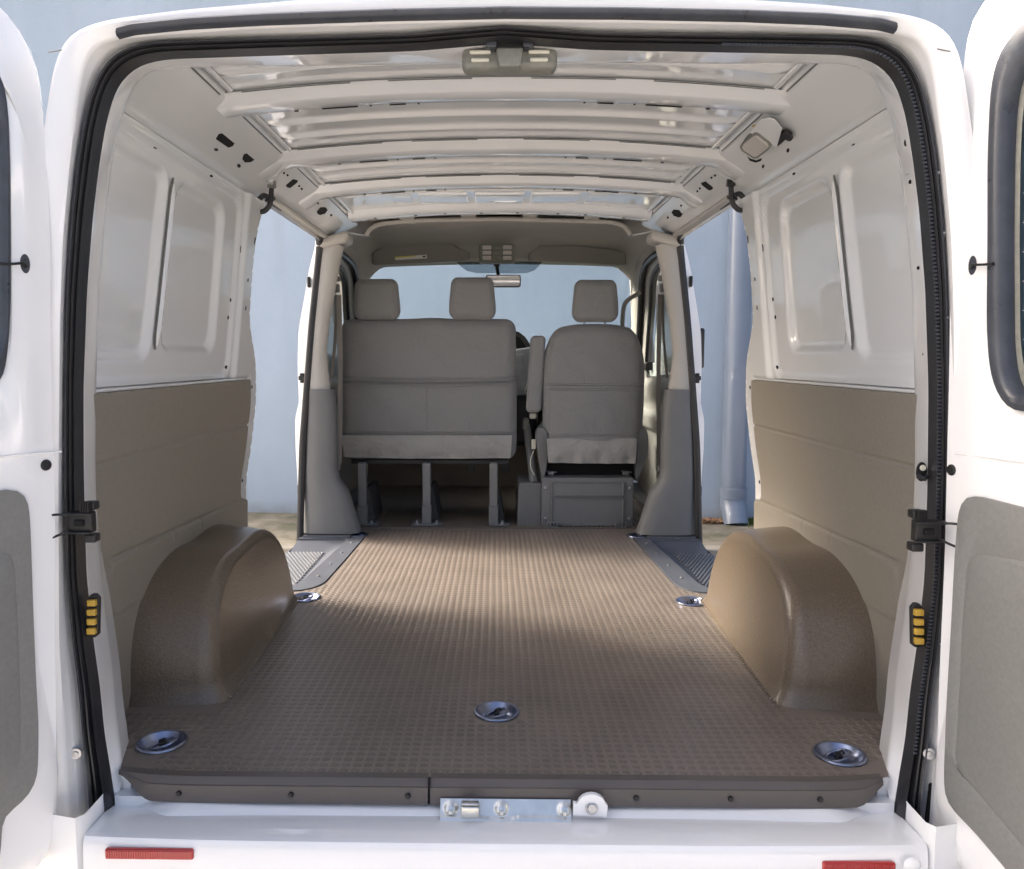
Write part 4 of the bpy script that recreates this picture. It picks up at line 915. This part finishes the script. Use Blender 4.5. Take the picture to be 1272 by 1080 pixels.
# ---------------------------------------------------------------- cab shell
mb = MB()   # headliner
def hl(u, v):
    x = (u * 2 - 1) * .83; y = 3.83 + 1.17 * v
    z = smooth([(3.83, .648), (4.2, .668), (4.5, .678), (4.72, .668), (4.84, .640), (4.94, .585), (5.02, .55)], y, .04) - .012 * (abs(x) / .6) ** 2
    e = ss(.68, .84, abs(x)); z -= .10 * e ** 1.2
    if abs(x) > .60 and y < 3.93: z -= .01 * ss(.6, .7, abs(x))
    return Vector((x, y, z))
mb.grid(hl, 60, 40)
hd = P_('headliner', mb, M['head'], van, smooth_a=60)
# rolled rear edge of the headliner with a cut-out at each end
ed = [(455, 293), (457, 286), (463, 281), (473, 278), (520, 274), (620, 272), (760, 276), (772, 279), (780, 284), (783, 292)]
c = resample(soften(resample([PY(x, y, 3.83) for x, y in ed], 60), 2), 60)
mb = MB(); mb.tube(c, .010, 10, flat=1.0); P_('headliner_edge', mb, M['head'], hd)
mb = MB(); mb.loft([c, [p + Vector((0, .04, .012)) for p in c], [Vector((p.x * 1.01, 4.2, hl((p.x / .83 + 1) / 2, .32).z + .004)) for p in c]]); P_('headliner_skirt', mb, M['head'], hd, smooth_a=60)
# windscreen header and glass
WT, WB = 4.95, 5.62
WP0 = PY(620, 325, WT); WNv = (Vector((1, 0, 0))).cross(PY(620, 465, WB) - WP0).normalized()
def wsc(pts): return [PN(x, y, WP0, WNv) for x, y in pts]
WO = [(457, 345), (458, 336), (466, 331), (500, 328), (570, 325.5), (640, 325), (700, 325.5), (760, 329), (775, 331), (781, 338), (783, 350), (785, 400), (790, 460), (785, 470), (620, 475), (455, 470), (450, 460), (455, 400)]
ws = resample(wsc(WO), 80, True)
mb = MB(); mb.prism(ws, (0, .006, .002)); wsg = P_('windscreen', mb, M['glass'], van, smooth_a=0)
mb = MB(); outer = [Vector((p.x * 1.14, p.y - .02, p.z + (.05 if p.z > .3 else (-.06 if p.z < 0 else 0)))) for p in ws]
mb.loft([outer, [p.lerp(q, .6) + Vector((0, -.012, 0)) for p, q in zip(outer, ws)], [p + Vector((0, -.01, 0)) for p in ws], ws, [p + Vector((0, .02, 0)) for p in ws]], closed=True); P_('windscreen_surround', mb, M['utrim'], van, smooth_a=60)
tp = [(567, 325), (572, 331), (580, 337), (592, 339.5), (640, 340), (655, 339.5), (664, 336), (670, 330), (674, 325)]
mb = MB(); mb.prism([p + Vector((0, -.004, 0)) for p in wsc(tp)], (0, .001, 0)); P_('tint_band', mb, M['tint'], wsg, smooth_a=0)
# sun visors
for s in (1, -1):
    if s < 0: V_ = [(461, 314), (475, 307), (520, 304), (563, 303.5), (567, 307), (575, 311), (584, 314), (583, 323), (571, 325), (520, 327), (462, 330)]
    else: V_ = [(778, 315), (760, 310), (720, 306), (671, 305), (667, 309), (660, 312), (656, 316), (656, 324), (670, 325), (720, 327), (767, 330), (778, 329)]
    P3 = resample([PY(x, y, 4.80 + (y - 305) / 25 * .04) for x, y in V_], 60, True); c_ = sum(P3, Vector()) / len(P3)
    def sh(k, dy): return [c_ + (p - c_) * k + Vector((0, dy, 0)) for p in P3]
    mb = MB(); mb.loft([sh(.97, .022), sh(1, .010), sh(.99, 0), sh(.95, -.006)], closed=True, cap=True); vs_ = P_('sun_visor', mb, M['visor'], van, smooth_a=50)
    mb = MB(); e_ = P3[:]; mb.tube([p + Vector((0, .006, 0)) for p in (P3[:27] if True else P3)], .004, 6); P_('visor_shadow_gap', mb, M['hole'], vs_) if False else None
    if s < 0:
        mb = MB(); q = [PY(x, y, 4.812) + Vector((0, -.012, 0)) for x, y in ((491, 319.5), (530, 317), (530.5, 321.5), (491.5, 323.5))]; mb.prism(q, (0, .001, 0)); P_('sticker', mb, M['sticker'], vs_, smooth_a=0)
        mb = MB(); q = [PY(x, y, 4.812) + Vector((0, -.0128, 0)) for x, y in ((491, 319.5), (516, 318), (516, 319.2), (491, 321))]; mb.prism(q, (0, .001, 0)); P_('sticker_heading', mb, M['stickery'], vs_, smooth_a=0)
        mb = MB(); q = [PY(x, y, 4.812) + Vector((0, -.0128, 0)) for x, y in ((525, 318.6), (529, 318.3), (529, 320), (525, 320.3))]; mb.prism(q, (0, .001, 0)); P_('sticker_mark', mb, M['black'], vs_, smooth_a=0)
# map lamp block
c_ = PY(617.5, 315, 4.72)
mb = MB(); mb.rbox(c_ + Vector((0, .03, 0)), (.205, .06, .105), .012, 3, deform=lambda p: Vector((p.x, p.y - p.z * .35, p.z))); ml = P_('map_lamp', mb, M['latchgrey'], van)
for i in range(3):
    for j in range(3):
        mb = MB(); z = (.031, .003, -.025)[j]; mb.rbox(c_ + Vector(((-.058, 0, .058)[i], -.006 - z * .35, z)), (.050, .014, .022), .004, 2); P_('lamp_cell', mb, M['lens'] if i != 1 else M['latchgrey'], ml)
# mirror
c_ = PY(625, 349.5, 4.80)
mb = MB(); mb.rbox(c_, (.205, .035, .072), .014, 4); mr_ = P_('rear_view_mirror', mb, M['btrim'], van)
mb = MB(); mb.prism([c_ + Vector((x, -.0185, z)) for x, z in rrect(.190, .058, .012)], (0, .001, 0)); P_('mirror_glass', mb, M['mirror'], mr_, smooth_a=0)
mb = MB(); q = PY(617, 330, 4.86); mb.tube([PY(617, 326, 4.90), q, PY(619, 342, 4.82)], .010, 8); mb.rbox(PY(617, 329, 4.88), (.034, .02, .028), .005, 1); P_('mirror_stem', mb, M['black'], mr_)

# cab sides with door openings, windows, seals, belts
for s in (1, -1):
    def sx_(z): return lin([(-.95, .92), (-.4, .90), (-.1, .885), (.1, .87), (.3, .85), (.5, .81)], z)
    def at(y, z, dx=0): return Vector((s * (sx_(z) + dx), y, z))
    win = [(3.98, -.07), (3.94, .1), (3.93, .3), (3.96, .42), (4.02, .475), (4.3, .49), (4.52, .47), (4.66, .42), (4.80, .30), (4.96, .12), (5.06, -.03), (5.08, -.10), (5.0, -.125), (4.5, -.10)]
    dor = [(3.90, -.09), (3.87, .1), (3.865, .3), (3.89, .44), (3.96, .515), (4.3, .53), (4.56, .51), (4.72, .455), (4.88, .33), (5.05, .13), (5.16, -.03), (5.18, -.12), (5.1, -.17), (4.5, -.15)]
    W_ = soften(resample([at(y, z, .03) for y, z in win], 90, True), 3, True); D_ = soften(resample([at(y, z, .012) for y, z in dor], 90, True), 3, True)
    def off(c, dx): return [p + Vector((s * dx, 0, 0)) for p in c]
    mb = MB(); mb.loft([off(W_, .03), W_, [p.lerp(q, .5) + Vector((-s * .008, 0, 0)) for p, q in zip(W_, D_)], D_], closed=True)
    fd = P_('front_door', mb, M['utrim'], van, smooth_a=60)
    # door card below
    mb = MB()
    def dc(u, v):
        y = 3.88 + 1.32 * u; zt_ = lin([(3.9, -.07), (4.5, -.10), (5.2, -.14)], y); z = -.83 + (zt_ + .83) * v
        x = sx_(z) - .02 - .035 * rbx(y, z, 4.1, 5.1, -.42, -.30, .04, .03) - .02 * ss(.0, .06, zt_ - z) * (1 - ss(.10, .16, zt_ - z))
        return Vector((s * x, y, z))
    mb.grid(dc, 40, 50); P_('door_card', mb, M['utrim'], fd, smooth_a=50)
    mb = MB(); mb.tube(W_ + [W_[0]], .011, 8, cap=False); P_('glass_run_seal', mb, M['rubber'], fd)
    mb = MB(); q = [p.lerp(r, .35) for p, r in zip(D_, D_)]; mb.tube([p + Vector((-s * .02, 0, 0)) for p in D_] + [D_[0] + Vector((-s * .02, 0, 0))], .017, 8, cap=False); P_('door_seal', mb, M['rubber'], fd)
    mb = MB(); cw_ = sum(W_, Vector()) / len(W_); ri = [[cw_ + (p - cw_) * k_ + Vector((s * .012, 0, 0)) for p in W_] for k_ in (1, .66, .33, .02)]; mb.loft(ri, closed=True); P_('window_glass', mb, M['glass'], fd, smooth_a=60)
    # inner cab side around the opening (roof side, A pillar)
    big = resample([at(y, z, -.012) for y, z in [(3.84, -.30), (3.835, .1), (3.835, .40), (3.84, .545), (3.96, .575), (4.3, .60), (4.62, .585), (4.80, .53), (4.98, .42), (5.2, .2), (5.32, .0), (5.36, -.15), (5.3, -.25), (4.5, -.25)]], 90, True)
    mb = MB(); mb.loft([D_, [p.lerp(q, .3) + Vector((-s * .02, 0, 0)) for p, q in zip(D_, big)], [p.lerp(q, .8) + Vector((-s * .022, 0, 0)) for p, q in zip(D_, big)], big], closed=True); P_('cab_side_trim', mb, M['head'], van, smooth_a=60)
    # outer side mirror housing
    mb = MB(); mb.rbox((s * 1.02, 4.95, .03), (.16, .09, .22), .03, 3); mm = P_('wing_mirror', mb, M['black'], van); mb = MB(); mb.prism([(s * 1.02 + x, 4.902, .03 + z) for x, z in rrect(.13, .19, .02)], (0, .001, 0)); P_('mirror_glass', mb, M['mirror'], mm, smooth_a=0); mb = MB(); mb.rbox((s * .93, 4.98, -.05), (.09, .05, .05), .012, 2); P_('mirror_arm', mb, M['black'], mm)
    # seat belt
    def mp(px, py, Y): p = PY(px, py, Y); return Vector((s * p.x, p.y, p.z))
    tp_ = mp(822, 360, 3.93); lo_ = mp(821, 575, 3.93)
    mb = MB()
    def strap(a, b, w_=.022, lean=0):
        pa = [a + (b - a) * k / 14 + Vector((-s * .006 * sin(pi * k / 14), 0, 0)) for k in range(15)]
        mb.loft([[p + Vector((-w_ / 2, -.004, 0)), p + Vector((w_ / 2, .004, 0)), p + Vector((w_ / 2, .0055, 0)), p + Vector((-w_ / 2, -.0025, 0))] for p in pa], closed=True)
    strap(mp(820, 366, 3.92), mp(819, 578, 3.92)); strap(mp(823, 366, 3.94), mp(829, 470, 3.93), .014)
    bl = P_('seat_belt', mb, M['belt'], van, smooth_a=0)
    mb = MB(); mb.rbox(mp(821, 346, 3.93), (.026, .02, .026), .006, 2); mb.rbox(mp(822, 358, 3.92), (.024, .016, .04), .006, 2); P_('belt_guide', mb, M['steel'], bl)
    mb = MB(); mb.rbox(mp(820, 580, 3.93), (.022, .016, .05), .005, 2); P_('belt_anchor', mb, M['steel'], bl)
    # grab handle on the A pillar
    h = [(795, 363), (790, 367), (782, 371), (776, 377), (774, 386), (773, 400), (773, 418)]
    mb = MB(); mb.tube(resample(soften(resample([mp(*p, 4.62) for p in h], 30), 2), 30), .012, 10); P_('grab_handle', mb, M['head'], van) if s > 0 else None
# firewall, dash, cab floor
mb = MB(); mb.grid(lambda u, v: Vector((-.86 + 1.72 * u, 3.958 + 1.5 * v, -.838 + .0 * v + .30 * ss(.86, 1, v))), 2, 40)
cm = P_('cab_mat', mb, M['mat_'], van)
for k in range(76):
    pass
mb = MB()
for k in range(74):
    x = -.84 + k * .0229; mb.box((x, 4.60, -.8368), (.010, 1.28, .004))
P_('cab_mat_rib', mb, M['mat_'], cm, smooth_a=0, kind='stuff', merge=False)
for s in (1, -1):
    mb = MB(); mb.box((s * .875, 4.56, -.86), (.13, 1.50, .10)); P_('cab_sill', mb, M['btrim'], van, bevel=.01)
mb = MB(); mb.box((0, 5.52, -.45), (1.74, .06, .80)); P_('firewall', mb, M['under'], van, smooth_a=0)
mb = MB(); mb.rbox((0, 5.30, -.16), (1.70, .40, .34), .06, 4); da = P_('dashboard', mb, M['btrim'], van)
pts = [(600, 440), (606, 425), (618, 414), (632, 411), (644, 412), (652, 418), (661, 431), (661, 445), (650, 470), (600, 470)]
mb = MB(); mb.prism([PY(x, y, 4.98) for x, y in pts], (0, .25, .0)); P_('instrument_hood', mb, M['btrim'], da, smooth_a=30, bevel=.01)
mb = MB(); mb.prism([PY(x, y, 4.972) for x, y in [(604, 440), (622, 419), (636, 416), (646, 420), (655, 433), (640, 433)]], (0, .01, 0)); P_('instrument_face', mb, M['black'], da, smooth_a=0)
pts = [(640, 434), (661, 431), (668, 438), (661, 460), (655, 480), (650, 500), (640, 505)]
mb = MB(); mb.prism([PY(x, y, 4.93) for x, y in pts], (0, .2, 0)); P_('centre_console', mb, M['silver'], da, smooth_a=30, bevel=.012)
for (x, y) in ((646, 445), (646, 457), (646, 469)):
    mb = MB(); mb.rbox(PY(x, y, 4.925), (.05, .012, .040), .004, 1); P_('console_switch', mb, M['silver'], da)
mb = MB(); mb.rbox(PY(664, 455, 4.92), (.02, .02, .09), .006, 1, M=Matrix.Rotation(.35, 3, 'Y')); P_('console_vent', mb, M['black'], da)
# gear lever boot region / dark footwell boxes
mb = MB(); mb.rbox(PY(650, 520, 4.75), (.16, .3, .30), .04, 3); P_('gear_console', mb, M['black'], van)
mb = MB(); mb.tube([(.70 + .17 * cos(a), 5.0 + .06 * sin(a), -.02 + .16 * sin(a)) for a in [2 * pi * k / 32 for k in range(33)]], .014, 8, cap=False); mb = MB()
mb.tube([PY(654, 528, 4.25), PY(656, 545, 4.22), PY(660, 575, 4.15), PY(663, 600, 4.1)], [.018, .022, .020, .022], 10); hb = P_('handbrake_lever', mb, M['btrim'], van)
mb = MB(); mb.rbox(PY(653, 527, 4.24), (.034, .034, .065), .014, 3); P_('lever_grip', mb, M['latchgrey'], hb)
mb = MB(); c = [PY(663, 560, 4.1), PY(659, 570, 4.1), PY(659, 582, 4.1), PY(664, 590, 4.1), PY(667, 600, 4.1)]; mb.tube(resample(soften(resample(c, 20), 2), 20), .003, 6); P_('loose_wire', mb, M['cream'], van)
mb = MB(); mb.rbox(PY(662, 517, 4.2), (.035, .03, .028), .008, 2); mb.rbox(PY(663, 552, 4.12), (.022, .02, .05), .004, 1); P_('buckle_stalk', mb, M['cream'], van)
for (x, y) in ((585, 580), (612, 575), (628, 582)):
    mb = MB(); mb.rbox(PY(x, y, 5.1), (.05, .03, .05), .008, 1); mb.tube([PY(x, y, 5.1), PY(x, y - 20, 5.3)], .008, 6); P_('pedal', mb, M['steel'], van)

# ---------------------------------------------------------------- seats
def seam(v, c, w_=.006): return 1 - ss(0, w_, abs(v - c))
def make_back(px0, px1, py0, py1, Y, taper, seams_z, seam_x, depth=.13, rr=.055, dark=None, botr=.0):
    a, b = PY(px0, py0, Y), PY(px1, py1, Y); w_, h = b.x - a.x, a.z - b.z; c = Vector(((a.x + b.x) / 2, Y + depth / 2, (a.z + b.z) / 2))
    def df(p):
        x, y, z = p; v = z / h + .5; u = x / w_
        k = 1 - taper * ss(.45, 1.0, v) ** 1.6; x *= k
        if v > .8: z -= .055 * h * (abs(u) * 2) ** 4 * ss(.8, 1, v)
        if y < 0:
            f = ss(0, -depth / 2, y)
            y -= .020 * (1 - (2 * u) ** 2) * (1 - (2 * v - 1) ** 2) * f
            for sz in seams_z: y += .009 * seam(v, sz, .010) * f
            if seam_x: y += .008 * seam(u, 0.0, .008) * f * (1 if seams_z[0] + .0 < v < seams_z[-1] else 0)
            y += .0025 * sin(x * 31 + z * 12) * sin(z * 27 + 1.3) * f
        return Vector((x, y, z))
    mb = MB(); mb.rbox(c, (w_, depth, h), rr, (44, 3, 90), deform=df, nr=4); return mb, c, w_, h
def headrest(px0, px1, py0, py1, Y, parent):
    a, b = PY(px0, py0, Y), PY(px1, py1, Y); w_, h = b.x - a.x, a.z - b.z; c = Vector(((a.x + b.x) / 2, Y + .05, (a.z + b.z) / 2))
    def df(p):
        x, y, z = p; v = z / h + .5
        x *= 1 - .10 * ss(.2, 1, v) - .06 * ss(.25, 0, v); y -= .010 * (1 - (2 * v - 1) ** 2)
        f = seam(abs(p.x / w_), .42, .02) * .003 + seam(v, .90, .02) * .003 * (abs(p.x / w_) < .42)
        return Vector((x, y + f, z))
    mb = MB(); mb.rbox(c, (w_, .105, h), .036, (14, 3, 14), deform=df, nr=5); o = P_('headrest', mb, M['cloth'], parent, smooth_a=60)
    mb = MB()
    for sx in (-.05, .05): mb.tube([c + Vector((sx, .01, -h / 2 + .01)), c + Vector((sx, .01, -h / 2 - .05))], .006, 8)
    P_('headrest_post', mb, M['bolt'], parent)
    return o
# bench
YS = 4.12
mb, c, w_, h = make_back(420, 642, 396, 573, YS, .012, [.19, .205 + .34, .58], False, rr=.06)
def f0():
    a, b = PY(420, 396, YS), PY(642, 573, YS); w_, h = b.x - a.x, a.z - b.z; c = Vector(((a.x + b.x) / 2, YS + .07, (a.z + b.z) / 2))
    def df(p):
        x, y, z = p; v = z / h + .5; u = x / w_
        x *= 1 - .015 * ss(.5, 1, v) - .012 * ss(.15, 0, v)
        z += .006 * exp(-((u - .02) / .10) ** 2) * ss(.9, 1, v)
        if y < 0:
            f = ss(0, -.06, y)
            y -= .022 * (1 - (2 * u) ** 4) * (1 - (2 * v - 1) ** 2) * f
            y += .010 * seam(v, .555 + .010 * (2 * u) ** 2, .009) * f + .008 * seam(v, .583 + .010 * (2 * u) ** 2, .008) * f
            y += .008 * seam(v, .200, .009) * f
            y += .007 * seam(u, -.005, .006) * f * (1 if .20 < v < .56 else 0)
            y += .010 * ss(.21, .19, v) * f
            y += .003 * sin(x * 23 + z * 11) * sin(z * 19 + x * 5 + 1.3) * f + .002 * sin(x * 61) * ss(.25, .1, v) * f
        return Vector((x, y, z))
    mb = MB(); mb.rbox(c, (w_, .14, h), .055, (90, 3, 110), deform=df, nr=5); return mb, c, w_, h, df
mb, c, w_, h, dfb = f0(); bench = P_('bench_seat', mb, M['cloth'], van, smooth_a=60, label='grey double passenger seat on three legs')
def piping(df, c, w_, h, D, pts, parent):
    P3 = []
    for u, v in [(q.x, q.y) for q in resample([Vector((u, v, 0)) for u, v in pts], 40)]:
        P3.append(df(Vector((u * w_, -D, (v - .5) * h))) + c + Vector((0, -.0055, 0)))
    mb = MB(); mb.tube(soften(P3, 2), .0045, 6); P_('piping', mb, M['cloth'], parent)
for pts in ([(-.47, .572), (0, .562), (.47, .572)], [(-.47, .540), (0, .530), (.47, .540)], [(-.005, .525), (-.005, .21)], [(-.47, .197), (.47, .197)]): piping(dfb, c, w_, h, .07, pts, bench)
# pale flap at the foot of the backrest
def flap(px, Y, parent, amp=.004, sag=.006):
    P3 = [PY(x, y, Y) for x, y in px]; tl, tr, br, bl = P3
    def fn(u, v):
        p = tl.lerp(tr, u).lerp(bl.lerp(br, u), v); return p + Vector((0, -.010 * sin(pi * min(1, v * 1.1)) + amp * sin(u * 19 + v * 4) * v + amp * .7 * sin(u * 41 + 2) * v * v, -sag * sin(pi * u) * v))
    mb = MB(); mb.grid(fn, 70, 12); mb.grid(lambda u, v: fn(u, 1) + Vector((0, .03 * v, .004 * v)), 70, 2); return P_('back_flap', mb, M['flap'], parent, smooth_a=60)
flap([(424, 541), (636, 541), (634, 569), (428, 568)], YS - .012, bench)
headrest(437, 496, 346, 397, YS - .01, bench); headrest(557, 616, 344, 397, YS - .01, bench)
mb = MB(); mb.rbox((PY(531, 500, YS).x, YS + .34, -.40), (w_ * .97, .50, .15), .05, (20, 8, 4)); P_('seat_cushion', mb, M['cloth'], bench, smooth_a=60)
mb = MB(); z = PY(530, 573, YS).z; x0, x1 = PY(436, 573, YS).x, PY(632, 573, YS).x; mb.box(((x0 + x1) / 2, YS + .03, z - .006), (x1 - x0, .04, .022)); mb.box(((x0 + x1) / 2, YS + .42, z - .006), (x1 - x0, .04, .022))
P_('seat_rail', mb, M['black'], bench, bevel=.003)
for k, px in enumerate((450, 530, 613)):
    p = PY(px, 640, 4.03); x = p.x; mb = MB(); zt_, zb_ = PY(px, 573, YS).z, FLZ + .006
    mb.box((x, 4.05, (zt_ + zb_ + .09) / 2), (.040, .045, zt_ - zb_ - .09)); lg = P_('seat_leg', mb, M['steel'], bench, bevel=.004)
    mb = MB(); mb.box((x, 4.048, zb_ + .045), (.046, .052, .088)); mb.box((x, 4.048, zb_ + .090), (.050, .056, .004)); P_('leg_sleeve', mb, M['steel'], bench, bevel=.003)
    mb = MB(); mb.prism([(x + a, 4.05 + b, zb_ - .004) for a, b in rrect(.15 if k == 1 else .10, .09, .03, cx=.03 if k != 1 else 0)], (0, 0, .008)); P_('foot_plate', mb, M['steel'], bench, smooth_a=0)
    for dx in ((-.05, .05) if k == 1 else (.045,)):
        mb = MB(); mb.lathe([(.0001, .018), (.006, .017), (.006, .006), (.012, .006), (.012, 0)], (x + dx, 4.03, zb_ + .003), n=10); P_('bolt', mb, M['bolt'], bench)
    mb = MB(); mb.prism([(x + .006 + a, 4.08, z_) for a, z_ in ((0, zb_ + .01), (.05, zb_ + .01), (.02, zb_ + .17), (0, zb_ + .17))], (0, .28, 0)); P_('leg_web', mb, M['under'], bench, smooth_a=0)
# driver's seat
YD = 4.06
def f1():
    a, b = PY(675, 402, YD), PY(801, 577, YD); w_, h = b.x - a.x, a.z - b.z; c = Vector(((a.x + b.x) / 2, YD + .075, (a.z + b.z) / 2))
    def df(p):
        x, y, z = p; v = z / h + .5; u = x / w_
        x *= 1 - .14 * ss(.62, 1.0, v) ** 1.5 + .0 - .04 * ss(.55, 0, v)
        z -= .04 * (abs(u) * 2) ** 3 * ss(.75, 1, v)
        if y < 0:
            f = ss(0, -.06, y)
            y -= .030 * (1 - (2 * u) ** 2) * (1 - (2 * v - 1) ** 2) * f
            y += .009 * seam(v, .57, .009) * f + .007 * seam(v, .535, .007) * f + .009 * seam(v, .205, .010) * f
            y += .005 * seam(abs(u), .455, .014) * f
            y += .002 * sin(x * 33 + z * 12) * sin(z * 23 + 1.3) * f
        return Vector((x, y, z))
    mb = MB(); mb.rbox(c, (w_, .15, h), .06, (50, 3, 110), deform=df, nr=5); return mb, c, w_, h, df
mb, c, w_, h, dfd = f1(); ds = P_('driver_seat', mb, M['cloth'], van, smooth_a=60, label='grey single driver seat on a steel box')
for pts in ([(-.44, .575), (.44, .570)], [(-.44, .540), (.44, .535)], [(-.44, .205), (.44, .205)]): piping(dfd, c, w_, h, .075, pts, ds)
flap([(679, 545), (791, 545), (789, 576), (681, 575)], YD - .014, ds, .005, .002)
headrest(712, 769, 347, 400, YD - .01, ds)
mb = MB(); mb.rbox((c.x, YD + .36, -.42), (.50, .50, .14), .05, (12, 8, 4)); P_('seat_cushion', mb, M['cloth'], ds, smooth_a=60)
p0, p1 = PY(657, 417, YD + .02), PY(675, 513, YD + .02)
mb = MB(); mb.rbox(((p0.x + p1.x) / 2, YD + .07, (p0.z + p1.z) / 2), (p1.x - p0.x, .10, p0.z - p1.z), .022, (3, 3, 16), deform=lambda q: Vector((q.x + .012 * (q.z / .2), q.y, q.z))); P_('armrest', mb, M['cloth'], ds, smooth_a=60)
for pts in ([(665, 540), (668, 530), (674, 529), (680, 535), (682, 560), (678, 590), (674, 600), (670, 580)], [(792, 540), (797, 530), (803, 530), (806, 545), (805, 565), (797, 585), (790, 603), (790, 575)]):
    P3 = soften(resample([PY(x, y, YD + .01) for x, y in pts], 30, True), 2, True); mb = MB(); mb.prism(P3, (0, .10, 0)); P_('recliner_cover', mb, M['btrim'], ds, smooth_a=30, bevel=.006)
mb = MB(); a, b = PY(676, 578, YD + .05), PY(788, 598, YD + .05); mb.box(((a.x + b.x) / 2, YD + .20, (a.z + b.z) / 2), (b.x - a.x, .25, a.z - b.z + .01)); P_('seat_gap_shade', mb, M['hole'], ds, smooth_a=0)  # near-black block put in for the shaded gap below the seat
for px in (684, 777):
    q = PY(px, 588, YD + .04); mb = MB(); mb.rbox(q, (.03, .03, .02), .004, 1); mb.tube([q + Vector((-.02, 0, .01)), q + Vector((.03, 0, .004))], .004, 6); P_('slider_catch', mb, M['steel'], ds)
# steel box pedestal with framed lid
a, b = PY(673, 594, 4.02), PY(786, 655, 4.02); cx2, cz2, w2, h2 = (a.x + b.x) / 2, (a.z + b.z) / 2, b.x - a.x, a.z - b.z
mb = MB(); mb.box((cx2, 4.02 + .20, cz2), (w2, .40, h2)); pb = P_('seat_box', mb, M['steel'], ds, bevel=.004)
for (xa, xb, za, zb) in ((-.40, .40, .14, .42), (-.40, .40, -.47, .10)):
    mb = MB(); rr_ = [(cx2 + x, 4.017, cz2 + z) for x, z in rrect((xb - xa) * w2, (zb - za) * h2, .006, cx=(xa + xb) / 2 * w2, cy=(za + zb) / 2 * h2)]
    cc = Vector((cx2 + (xa + xb) / 2 * w2, 4.017, cz2 + (za + zb) / 2 * h2)); r3 = [Vector(p) for p in rr_]
    mb.loft([r3, [cc + (p - cc) * .985 + Vector((0, -.007, 0)) for p in r3], [cc + Vector(((p - cc).x * .965, 0, (p - cc).z * .95)) + Vector((0, -.007, 0)) for p in r3], [cc + Vector(((p - cc).x * .95, 0, (p - cc).z * .93)) + Vector((0, -.001, 0)) for p in r3]], closed=True, cap=True); P_('lid_panel', mb, M['steel'], ds, smooth_a=30)
for sx in (-.46, .46):
    for sz in (.30, -.33):
        mb = MB(); mb.lathe([(.0001, .006), (.007, .005), (.009, .002), (.0095, 0)], (cx2 + sx * w2, 4.019, cz2 + sz * h2), (0, -1, 0), 12); P_('rivet', mb, M['bolt'], ds)
for px in (686, 771):
    q = PY(px, 652, 3.995); mb = MB()
    for k in range(4): mb.box(q + Vector((-.024 + .016 * k, 0, 0)), (.005, .020, .026))
    mb.box(q + Vector((0, 0, .012)), (.058, .014, .005)); mb.box(q + Vector((0, 0, -.010)), (.058, .014, .005)); P_('box_hinge', mb, M['steel'], ds, bevel=.001)
a, b = PY(643, 600, 4.05), PY(673, 655, 4.03)
mb = MB(); mb.prism([(a.x + .006, 4.04, a.z), (b.x, 4.04, a.z), (b.x, 4.04, b.z), (a.x - .002, 4.04, b.z)], (0, .32, 0)); P_('battery_cover', mb, M['btrim'], van, smooth_a=20, bevel=.008)
# wheels
for s in (1, -1):
    for y in (2.42, 5.05):
        mb = MB(); x = s * .84; mb.lathe([(.18, -.09), (.30, -.10), (.325, -.075), (.33, 0), (.325, .075), (.30, .10), (.18, .09)], (x, y, GZ + .33), (1, 0, 0), 32); wl = P_('wheel', mb, M['tyre'], van)
        mb = MB(); mb.lathe([(.0001, .03), (.06, .04), (.10, .02), (.16, .06), (.18, .08), (.185, -.08)], (x, y, GZ + .33), (s, 0, 0), 28); P_('rim', mb, M['rim'], wl)
# nose
mb = MB(); mb.loft([[Vector((x, y + .04 * (1 - (x / .93) ** 2) * 1, z)) for x in [-.93 + 1.86 * i / 16 for i in range(17)]] for (y, z) in ((5.50, -.02), (5.60, -.05), (5.85, -.16), (5.92, -.30), (5.93, -.85), (5.90, -1.15))])
for s in (1, -1): mb.add([(s * .93, 4.9, -.03), (s * .93, 5.50, -.02), (s * .93, 5.85, -.16), (s * .93, 5.90, -1.15), (s * .93, 5.5, -1.15), (s * .93, 4.9, -1.0)], [(0, 1, 2, 3, 4, 5)])
P_('bonnet', mb, M['paint_out'], van, smooth_a=40)
